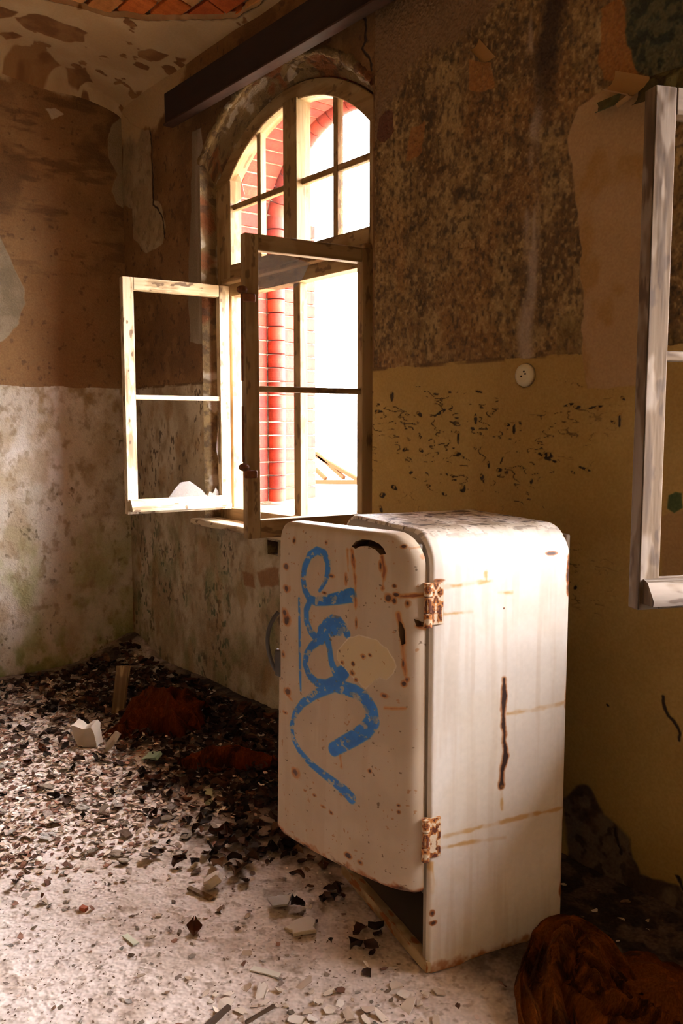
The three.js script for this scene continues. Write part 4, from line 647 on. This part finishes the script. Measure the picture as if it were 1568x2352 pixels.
// ---------------------------------------------------------------- rags and litter
const ragTex = (r, g, b, s) => mat(tex(512, 512, 0.6, 0.6, (x, y, o) => { const f = fbm(x * 12 + s, y * 12, 4), k = vn(x * 330, y * 330), w = fbm(x * 50, y * 50 + s, 3); o[0] = r; o[1] = g; o[2] = b; mixTo(o, [r * 0.5, g * 0.5, b * 0.5], ss(0.45, 0.7, f)); mixTo(o, [r * 1.35, g * 1.3, b * 1.25], ss(0.55, 0.75, w) * 0.5); o[0] += (k - 0.5) * 24; o[1] += (k - 0.5) * 20; o[2] += (k - 0.5) * 16; o[3] = 0.5 + (w - 0.5) * 0.7 + (k - 0.5) * 0.2; }), 1, 0.004, { physical: true });
function crumple(cx, cz, rx, rz, h, turn, s, n = 64, freq = 4) { // a heap of folded cloth: ridged folds over an uneven outline
  return gridGeo(n, n, (u, v) => {
    const a = u * Math.PI * 2, k = Math.pow(v, 0.8), ed = 1 + (fbm(Math.cos(a) * 2 + s, Math.sin(a) * 2 + s * 2, 3) - 0.5) * 1.0;
    let x = Math.cos(a) * rx * k * ed, z = Math.sin(a) * rz * k * ed;
    const wx = x + (fbm(x * 6 + s, z * 6, 2) - 0.5) * 0.12, wz = z + (fbm(x * 6, z * 6 + s, 2) - 0.5) * 0.12;
    const rid = 1 - Math.abs(2 * fbm(wx * freq + s, wz * freq * 1.6 + s, 3) - 1) * 1.9, fine = 1 - Math.abs(2 * fbm(wx * 14 + s, wz * 10, 2) - 1);
    const y = h * Math.pow(Math.max(0, 1 - k * k), 0.55) * (0.35 + 0.65 * cl(rid)) + h * 0.16 * fine * (1 - k) + 0.004;
    x += (fbm(wx * 9, wz * 9 + s, 2) - 0.5) * 0.06 * (1 - k); z += (fbm(wx * 9 + 7, wz * 9 + s, 2) - 0.5) * 0.06 * (1 - k);
    const c = Math.cos(turn), sn = Math.sin(turn), X = cx + x * c + z * sn, Z = cz - x * sn + z * c;
    return [X, floorY(X, Z) + y - 0.006 * k, Z, x + s, z + s];
  }, true);
}
function fold(pts, width, thick, s, nu = 60, nv = 16) { // a thick fold of cloth swept along a path
  const cv = new THREE.CatmullRomCurve3(pts.map((p) => new THREE.Vector3(...p)));
  return gridGeo(nu, nv, (u, v) => {
    const p = cv.getPoint(u), t = cv.getTangent(u), side = new THREE.Vector3().crossVectors(t, new THREE.Vector3(0, 1, 0)).normalize(); if (!(side.lengthSq() > 0.1)) side.set(1, 0, 0);
    const nrm = new THREE.Vector3().crossVectors(side, t).normalize(), a = v * Math.PI * 2, w = width * (0.7 + 0.6 * fbm(u * 4 + s, 3, 2)) * (0.5 + 0.5 * Math.sqrt(Math.sin(Math.PI * cl(u, 0.03, 0.97)))), wr = (fbm(u * 12 + s, v * 6, 3) - 0.5) * 0.02 + (1 - Math.abs(2 * fbm(u * 9 + s, v * 5 + 3, 2) - 1) - 0.6) * 0.028;
    p.addScaledVector(side, Math.cos(a) * w / 2).addScaledVector(nrm, Math.sin(a) * (thick + Math.cos(a) ** 2 * -thick * 0.3) + wr); return [p.x, Math.max(p.y, floorY(p.x, p.z) - 0.01), p.z, u * 0.8 + s, v * width * 2];
  });
}
function drape(pts, width, pleats, droop, s, nu = 90, nv = 70) { // a sheet of cloth hung over a path, pleated across and sagging to the floor at its edges
  const cv = new THREE.CatmullRomCurve3(pts.map((p) => new THREE.Vector3(...p)));
  return gridGeo(nu, nv, (u, v) => {
    const uu = cl(u + (fbm(v * 5 + s, u * 3, 2) - 0.5) * 0.10), p = cv.getPoint(uu), t = cv.getTangent(uu), side = new THREE.Vector3().crossVectors(t, new THREE.Vector3(0, 1, 0)).normalize();
    const nrm = new THREE.Vector3().crossVectors(side, t).normalize(), k = v * 2 - 1, w = width * (0.75 + 0.5 * fbm(u * 4 + s, 3, 2));
    const fold1 = Math.sin((v + (fbm(u * 3 + s, v * 2, 2) - 0.5) * 0.5) * pleats * Math.PI * 2), wr = (fbm(u * 14 + s, v * 12, 3) - 0.5) * 0.03 + (1 - Math.abs(2 * fbm(u * 8 + s, v * 7 + 3, 2) - 1) - 0.6) * 0.03;
    p.addScaledVector(side, k * w / 2 * (1 - 0.12 * fold1)).addScaledVector(nrm, fold1 * 0.016 + wr); p.y -= droop * Math.pow(Math.abs(k), 1.8);
    const fl = floorY(p.x, p.z) + 0.003 + 0.012 * (fold1 * 0.5 + 0.5); return [p.x, Math.max(p.y, fl), p.z, u * 0.7 + s, v * width * 1.6];
  });
}
{
  const brown = ragTex(90, 48, 15, 3), red = ragTex(80, 36, 12, 8);
  const at = (px, py, h) => { const p = onY(px, py, h); return [p.x, h, p.z]; };
  tag(obj('rag', [crumple(4.10, 0.42, 0.25, 0.2, 0.06, 0.5, 4.2, 80, 5), drape([at(1270, 2400, 0.02), at(1258, 2320, 0.055), at(1250, 2240, 0.09), at(1268, 2170, 0.125), at(1305, 2125, 0.14), at(1350, 2150, 0.125), at(1395, 2215, 0.09), at(1450, 2300, 0.05), at(1510, 2360, 0.02)], 0.16, 2, 0.05, 2), drape([at(1320, 2200, 0.09), at(1400, 2280, 0.07), at(1480, 2330, 0.05), at(1560, 2370, 0.02)], 0.2, 2.5, 0.04, 6)], brown), 'brown crumpled rag on the floor beside the refrigerator, under the sash', 'rag');
  tag(obj('rag', [crumple(1.38, 0.46, 0.25, 0.19, 0.19, 0.4, 9.1, 72, 5), drape([[1.40, 0.02, 0.74], [1.34, 0.07, 0.64], [1.32, 0.15, 0.52], [1.42, 0.18, 0.42], [1.52, 0.12, 0.34]], 0.22, 2.5, 0.09, 3)], red), 'dark red-brown heap of cloth on the litter below the open window', 'rag');
  tag(obj('rag', drape([[1.86, 0.02, 0.66], [1.94, 0.075, 0.56], [2.05, 0.085, 0.45], [2.17, 0.05, 0.35]], 0.17, 2, 0.07, 9), ragTex(92, 42, 14, 12)), 'rust-red roll of cloth in front of the dark heap', 'rag');
}
// board, chunks and scraps picked out one by one
const scraps = [];
{
  const put = (name, px, py, geo, m, label, cat, lift = 0, rot = [0, 0, 0]) => { const p = onY(px, py), o = obj(name, geo, m); geo.computeBoundingSphere(); scraps.push([p.x, p.z, geo.boundingSphere.radius * 0.7]); o.position.set(p.x, floorY(p.x, p.z) + lift, p.z); o.rotation.set(...rot); tag(o, label, cat); return o; };
  const rough = (a, b, c, r, s) => { const g = new THREE.BoxGeometry(a, b, c, 5, 5, 5); const p = g.attributes.position; for (let i = 0; i < p.count; i++) { const x = p.getX(i), y = p.getY(i), z = p.getZ(i); const k = 1 + (fbm(x * 22 + s, y * 22 + z * 19 + s, 3) - 0.5) * r; p.setXYZ(i, x * k, y * k, z * k + (fbm(y * 20 + s, x * 20, 2) - 0.5) * r * c * 0.4); } const m = mergeVertices(g); m.computeVertexNormals(); return metreUV(m); };
  const plate = (r, th, n, k) => { const P = []; for (let i = 0; i < n; i++) { const a = i / n * 6.283 + (vn(i * 3.7, k) - 0.5) * 0.7, q = r * (0.62 + 0.6 * vn(i * 5.1 + 2, k * 3.3)); P.push(new THREE.Vector2(Math.cos(a) * q, Math.sin(a) * q * 0.8)); } const g = new THREE.ExtrudeGeometry(new THREE.Shape(P), { depth: th, bevelEnabled: true, bevelSize: th * 0.3, bevelThickness: th * 0.3, bevelSegments: 1 }); g.rotateX(-Math.PI / 2); return metreUV(g); };
  const plasterMat = plain(0xcbbdae, 0.95);
  put('plaster_chunk', 203, 1712, rough(0.085, 0.10, 0.06, 0.9, 2), plasterMat, 'blocky pale plaster chunk standing up from the litter', 'rubble', 0.055, [0.1, 0.7, 0.08]);
  put('plaster_chunk', 262, 1722, plate(0.055, 0.012, 7, 5), plasterMat, 'thin white plaster splinter leaning beside the pale chunk', 'rubble', 0.045, [0.5, 0.9, 0.5]);
  put('board', 278, 1642, rough(0.07, 0.26, 0.02, 0.2, 8), oldWoodMat, 'short weathered board propped upright against the red-brown heap', 'board', 0.11, [-0.2, 0.7, 0.06]);
  put('board', 458, 2052, rough(0.11, 0.008, 0.018, 0.3, 3), oldWoodMat, 'thin lath lying flat in the dust in front of the refrigerator', 'board', 0.006, [0, 0.25, 0]);
  put('plaster_chunk', 490, 2040, plate(0.035, 0.02, 6, 11), plasterMat, 'small wedge of plaster at the end of the thin lath', 'rubble', 0.016, [0.2, 0.5, 0.5]);
  put('plaster_slab', 695, 2130, plate(0.05, 0.008, 12, 14), plasterMat, 'flat grey plaster slab beside the foot rail of the refrigerator', 'rubble', 0.004, [0.06, 0.9, 0.05]);
  put('stick', 492, 2340, rough(0.012, 0.012, 0.12, 0.3, 21), plain(0x4a382a, 0.9), 'short dark stick lying in the pale dust', 'stick', 0.008, [0, 0.35, 0]);
  put('stick', 598, 2330, rough(0.008, 0.008, 0.09, 0.3, 24), plain(0x54402e, 0.9), 'thin dark twig among the curled flakes', 'stick', 0.008, [0, 0.1, 0.2]);
  put('paper_strip', 610, 2232, rough(0.09, 0.004, 0.022, 0.5, 31), plain(0xe6e0d2, 0.9), 'narrow white paper strip lying in the dust', 'scrap', 0.006, [0, 0.5, 0]);
  put('paper_strip', 300, 2158, rough(0.065, 0.004, 0.02, 0.5, 33), plain(0xd9dac4, 0.9), 'pale greenish scrap of paper flat on the dust', 'scrap', 0.005, [0, 0.1, 0]);
  put('paper_strip', 480, 1842, rough(0.17, 0.006, 0.03, 0.6, 36), plain(0xa7ad90, 0.9), 'long grey-green strip at the edge of the darkened floor', 'scrap', 0.012, [0.1, -0.5, 0]);
  put('wrapper', 352, 1752, rough(0.09, 0.02, 0.045, 0.9, 41), plain(0x9db8a2, 0.4), 'crumpled pale wrapper in front of the red-brown heap', 'wrapper', 0.02, [0.4, 0.3, 0.2]);
  put('brick_bit', 192, 2088, rough(0.022, 0.012, 0.014, 0.6, 51), plain(0xa8573a, 0.9), 'tiny red brick fragment in the pale dust', 'rubble', 0.006, [0, 0.4, 0]);
}
// flakes of plaster and dry leaves
{
  const flakeGeo = [], leafGeo = [];
  for (let k = 0; k < 10; k++) {
    const n = 8 + k % 5, P = []; for (let i = 0; i < n; i++) { const a = i / n * Math.PI * 2 + rr(-0.3, 0.3), q = rr(0.6, 1.08); P.push(new THREE.Vector2(Math.cos(a) * q * 0.5, Math.sin(a) * q * 0.38)); }
    const g = new THREE.ExtrudeGeometry(new THREE.Shape(P), { depth: rr(0.03, 0.07), bevelEnabled: false }); g.rotateX(-Math.PI / 2);
    const p = g.attributes.position, bend = rr(-0.5, 0.7), bz = rr(-0.3, 0.3); for (let i = 0; i < p.count; i++) p.setY(i, p.getY(i) + bend * p.getX(i) ** 2 + bz * p.getX(i) * p.getZ(i)); g.computeVertexNormals(); flakeGeo.push(metreUV(g, 'x'));
  }
  for (let k = 0; k < 5; k++) leafGeo.push(gridGeo(5, 4, (u, v) => { const w = Math.sin(Math.PI * cl(u, 0.02, 0.98)) * 0.36 * (1 + 0.2 * Math.sin(u * 17 + k)), c = v - 0.5; return [u - 0.5, (0.12 + 0.1 * k % 0.3) * c * c * 4 * (0.5 + k * 0.25) + 0.14 * Math.sin(u * 4 + k * 1.3) + 0.05, c * 2 * w, u, v]; }));
  const tints = [[222, 204, 186], [188, 174, 162], [232, 220, 210], [180, 158, 136], [196, 172, 150], [136, 106, 84], [212, 188, 174]];
  const crustMats = [[226, 210, 194], [234, 222, 210], [206, 186, 168]].map(([r, g, b]) => plain(new THREE.Color(r / 255, g / 255, b / 255).convertSRGBToLinear(), 0.95));
  const flakeMats = tints.map(([r, g, b]) => mat({ bumpMap: mortarMat.bumpMap }, 0.92, 0.004, { color: new THREE.Color(r / 255, g / 255, b / 255).convertSRGBToLinear() }));
  const leafMats = [0x52341f, 0x3e2617, 0x623822, 0x32211a, 0x70503a].map((c) => plain(c, 0.9));  // leaf browns, darkened to deepen the shaded floor
  const clear = (x, z) => { const dx = x - FR.x, dz = z - FR.z, c = Math.cos(FR.turn), t = Math.sin(FR.turn), lx = dx * c - dz * t, lz = dx * t + dz * c; return !(lx > -FR.W - 0.04 && lx < 0.04 && lz < 0.04 && lz > -FR.D - 0.06); };
  const heavy = (x, z) => ss(2.75, 2.15, x + Math.abs(z - 1.0) * 0.25) * ss(0.1, 0.5, x);
  const nearDoor = [onY(660, 1950), onY(740, 2060), onY(850, 2170)];
  const spot = (kind) => { for (;;) { const x = rr(0.12, 3.9), z = rr(0.08, 2.1), q = kind === 'leaf' ? 0.004 + 0.9 * soilShade(x, z) * ss(3.2, 2.6, x) + 0.16 * ss(2.2, 0.8, x) + 0.3 * nearDoor.reduce((m, p) => Math.max(m, ss(0.17, 0.03, Math.hypot(p.x - x, p.z - z))), 0) : heavy(x, z) * (1 - 0.75 * soilShade(x, z)) + 0.02; if (clear(x, z) && rnd() < q) return [x, z]; } };
  const fore = () => { for (;;) { const p = onY(rr(-40, 1000), rr(1960, 2380)); if (p.z > 0.5 && clear(p.x, p.z) && p.x < 4.2) return [p.x, p.z]; } };
  const place = (o, x, z, s, lift) => { o.position.set(x, floorY(x, z) + lift, z); o.rotation.set(rr(-0.3, 0.3), rr(0, 6.28), rr(-0.3, 0.3)); o.scale.setScalar(s); };
  const used = [[1.42, 0.46, 0.30], [1.35, 0.62, 0.16], [1.86, 0.64, 0.1], [1.96, 0.54, 0.1], [2.06, 0.44, 0.1], [2.16, 0.36, 0.1], [4.05, 0.5, 0.32], ...scraps];
  const free = (pick, r) => { for (let t = 0; t < 60; t++) { const [x, z] = pick(); if (used.every((q) => Math.hypot(q[0] - x, q[1] - z) > q[2] + r)) { used.push([x, z, r]); return [x, z]; } } return null; };
  const tintName = ['cream', 'grey', 'white', 'tan', 'buff', 'brown', 'pinkish'];
  const zone = (x, z) => x < 0.9 ? 'in the litter at the foot of the end wall' : z < 0.85 && x < 2.2 ? 'in the litter near the dark cloth heap' : x < 1.7 ? 'in the litter between the end wall and the dusty floor' : x < 2.4 ? 'in the thick litter beside the darkened floor' : 'on the thin litter in front of the refrigerator door';
  const dust = (x, z) => z > 1.35 ? 'on the open pale dust away from the wall' : x > 3.1 ? 'on the pale dust in front of the refrigerator foot' : 'on the pale dust between the litter and the refrigerator';
  for (let i = 0; i < 300; i++) {
    const near = i < 80, s = near ? rr(0.012, 0.03) : rr(0.03, 0.075) * (rnd() < 0.1 ? 1.4 : 1), at = free(near ? fore : () => spot('flake'), s * 0.42); if (!at) continue;
    const k = Math.floor(rnd() * 7), o = obj('plaster_flake', flakeGeo[i % 10], flakeMats[k]); place(o, at[0], at[1], s, near ? 0.002 : rr(0.003, 0.014));
    const where = near ? dust(...at) : zone(...at), size = near ? (s > 0.021 ? 'little' : 'tiny') : s > 0.06 ? 'broad' : s > 0.045 ? 'medium' : 'small';
    tag(o, `${size} ${tintName[k]} plaster flake ${where}`, 'plaster flake', `${size} ${tintName[k]} flakes ${where}`);
  }
  // broken edge of fallen plaster in the foreground
  for (let i = 0; i < 44; i++) { const s = rr(0.022, 0.075), k = i % 3, at = free(() => { const p = onY(rr(470, 1010), 2372 - rr(0, 110)); return [p.x, p.z]; }, s * 0.32); if (!at || !clear(...at)) continue; const o = obj('plaster_crust', flakeGeo[(i * 3) % 10], crustMats[k]); place(o, ...at, s, 0.003); o.scale.set(s * rr(0.7, 1.5), s, s * rr(0.6, 1.2)); const size = s > 0.08 ? 'large' : s > 0.06 ? 'broad' : 'small'; tag(o, `${size} curled ${['cream', 'whitish', 'buff'][k]} plaster crust in front of the refrigerator foot`, 'plaster flake', `${size} ${['cream', 'whitish', 'buff'][k]} crusts in front of the refrigerator`); }
  const leafName = ['brown', 'dark brown', 'reddish brown', 'blackish brown', 'pale brown'];
  for (let i = 0; i < 160; i++) { const s = rr(0.035, 0.07), at = free(() => spot('leaf'), s * 0.5); if (!at) continue; const o = obj('dry_leaf', leafGeo[i % 5], leafMats[i % 5]); place(o, ...at, s, 0.006); tag(o, `curled ${leafName[i % 5]} dead leaf ${zone(...at)}`, 'leaf', `${leafName[i % 5]} leaves ${zone(...at)}`); }
  const many = (name, geos, n, at, size, cols, label, cat) => {
    const root = group(name); tag(root, label, cat); root.userData.kind = 'stuff';
    const per = Math.ceil(n / geos.length), M = new THREE.Matrix4(), q = new THREE.Quaternion(), C = new THREE.Color();
    geos.forEach((g) => {
      const im = new THREE.InstancedMesh(g, plain(0xffffff, 0.93), per); im.name = 'bits'; im.userData.kind = 'stuff'; im.castShadow = im.receiveShadow = true;
      for (let i = 0; i < per; i++) { const [x, z] = at(), s = rr(...size); q.setFromEuler(new THREE.Euler(rr(-0.5, 0.5), rr(0, 6.28), rr(-0.5, 0.5))); M.compose(new THREE.Vector3(x, floorY(x, z) + rr(0, s * 0.3), z), q, new THREE.Vector3(s, s, s)); im.setMatrixAt(i, M); const c = cols[Math.floor(rnd() * cols.length)], k = rr(0.85, 1.1); im.setColorAt(i, C.setRGB(c[0] * k / 255, c[1] * k / 255, c[2] * k / 255).convertSRGBToLinear()); }
      root.add(im);
    });
  };
  many('plaster_litter', flakeGeo.slice(0, 6), 13000, () => spot('flake'), [0.010, 0.038], [...tints, [126, 84, 64], [100, 66, 50], [150, 108, 88]], 'thick litter of small plaster flakes covering the floor', 'litter');
  many('plaster_grit', flakeGeo.slice(2, 6), 1600, fore, [0.004, 0.012], [[206, 190, 178], [180, 160, 144], [120, 96, 78]], 'fine plaster grit strewn over the pale dust', 'grit');
  many('leaf_litter', leafGeo, 2800, () => spot('leaf'), [0.02, 0.06], [[66, 42, 28], [50, 31, 21], [80, 50, 32], [40, 28, 21]], 'mat of dead leaves and dirt along the walls, coloured darker to hold shade', 'litter');  // leaf browns hold painted shade as well as their own colour
}

// ---------------------------------------------------------------- outside
{
  const ev = new THREE.BoxGeometry(ROOM_X + 4, 0.25, 1.8); ev.translate(ROOM_X / 2, 4.58, -1.4); struct(obj('sky_blocker_1', ev, plain(0x8a7660, 0.95)), 'unseen added eaves over the outside of the windows', 'light_blocker');  // added slab out of view, sized to block high sky near the wall
  const gm = plain(0x968c7a, 0.95);
  const g = new THREE.BoxGeometry(60, 0.2, 40); g.translate(0, -0.7, -21); struct(obj('ground_outside', g, gm), 'pale bright ground outside the window', 'ground');
  const tim = new THREE.MeshPhysicalMaterial({ color: 0x3a2314, roughness: 1, specularIntensity: 0.05 });
  const beam = (name, a, b, w, label) => { const A = onZ(a[0], a[1], -6), B = onZ(b[0], b[1], -6), L = A.distanceTo(B), m = obj(name, new RoundedBoxGeometry(L, w, w, 1, 0.01), tim); m.position.copy(A.clone().add(B).multiplyScalar(0.5)); m.rotation.z = Math.atan2(B.y - A.y, B.x - A.x); return tag(m, label, 'timber'); };
  beam('roof_timber', [690, 1025], [840, 1112], 0.06, 'long sloping timber outside the window, reaching down to the right');
  beam('roof_timber', [690, 1045], [748, 1100], 0.06, 'short steep timber outside the window beside the centre post');
  beam('roof_timber', [725, 1040], [790, 1098], 0.06, 'sloping timber outside the window between the two others');
  beam('roof_timber', [600, 1106], [860, 1108], 0.07, 'level timber outside the window under the sloping ones');
}
renderer.render(scene, camera);
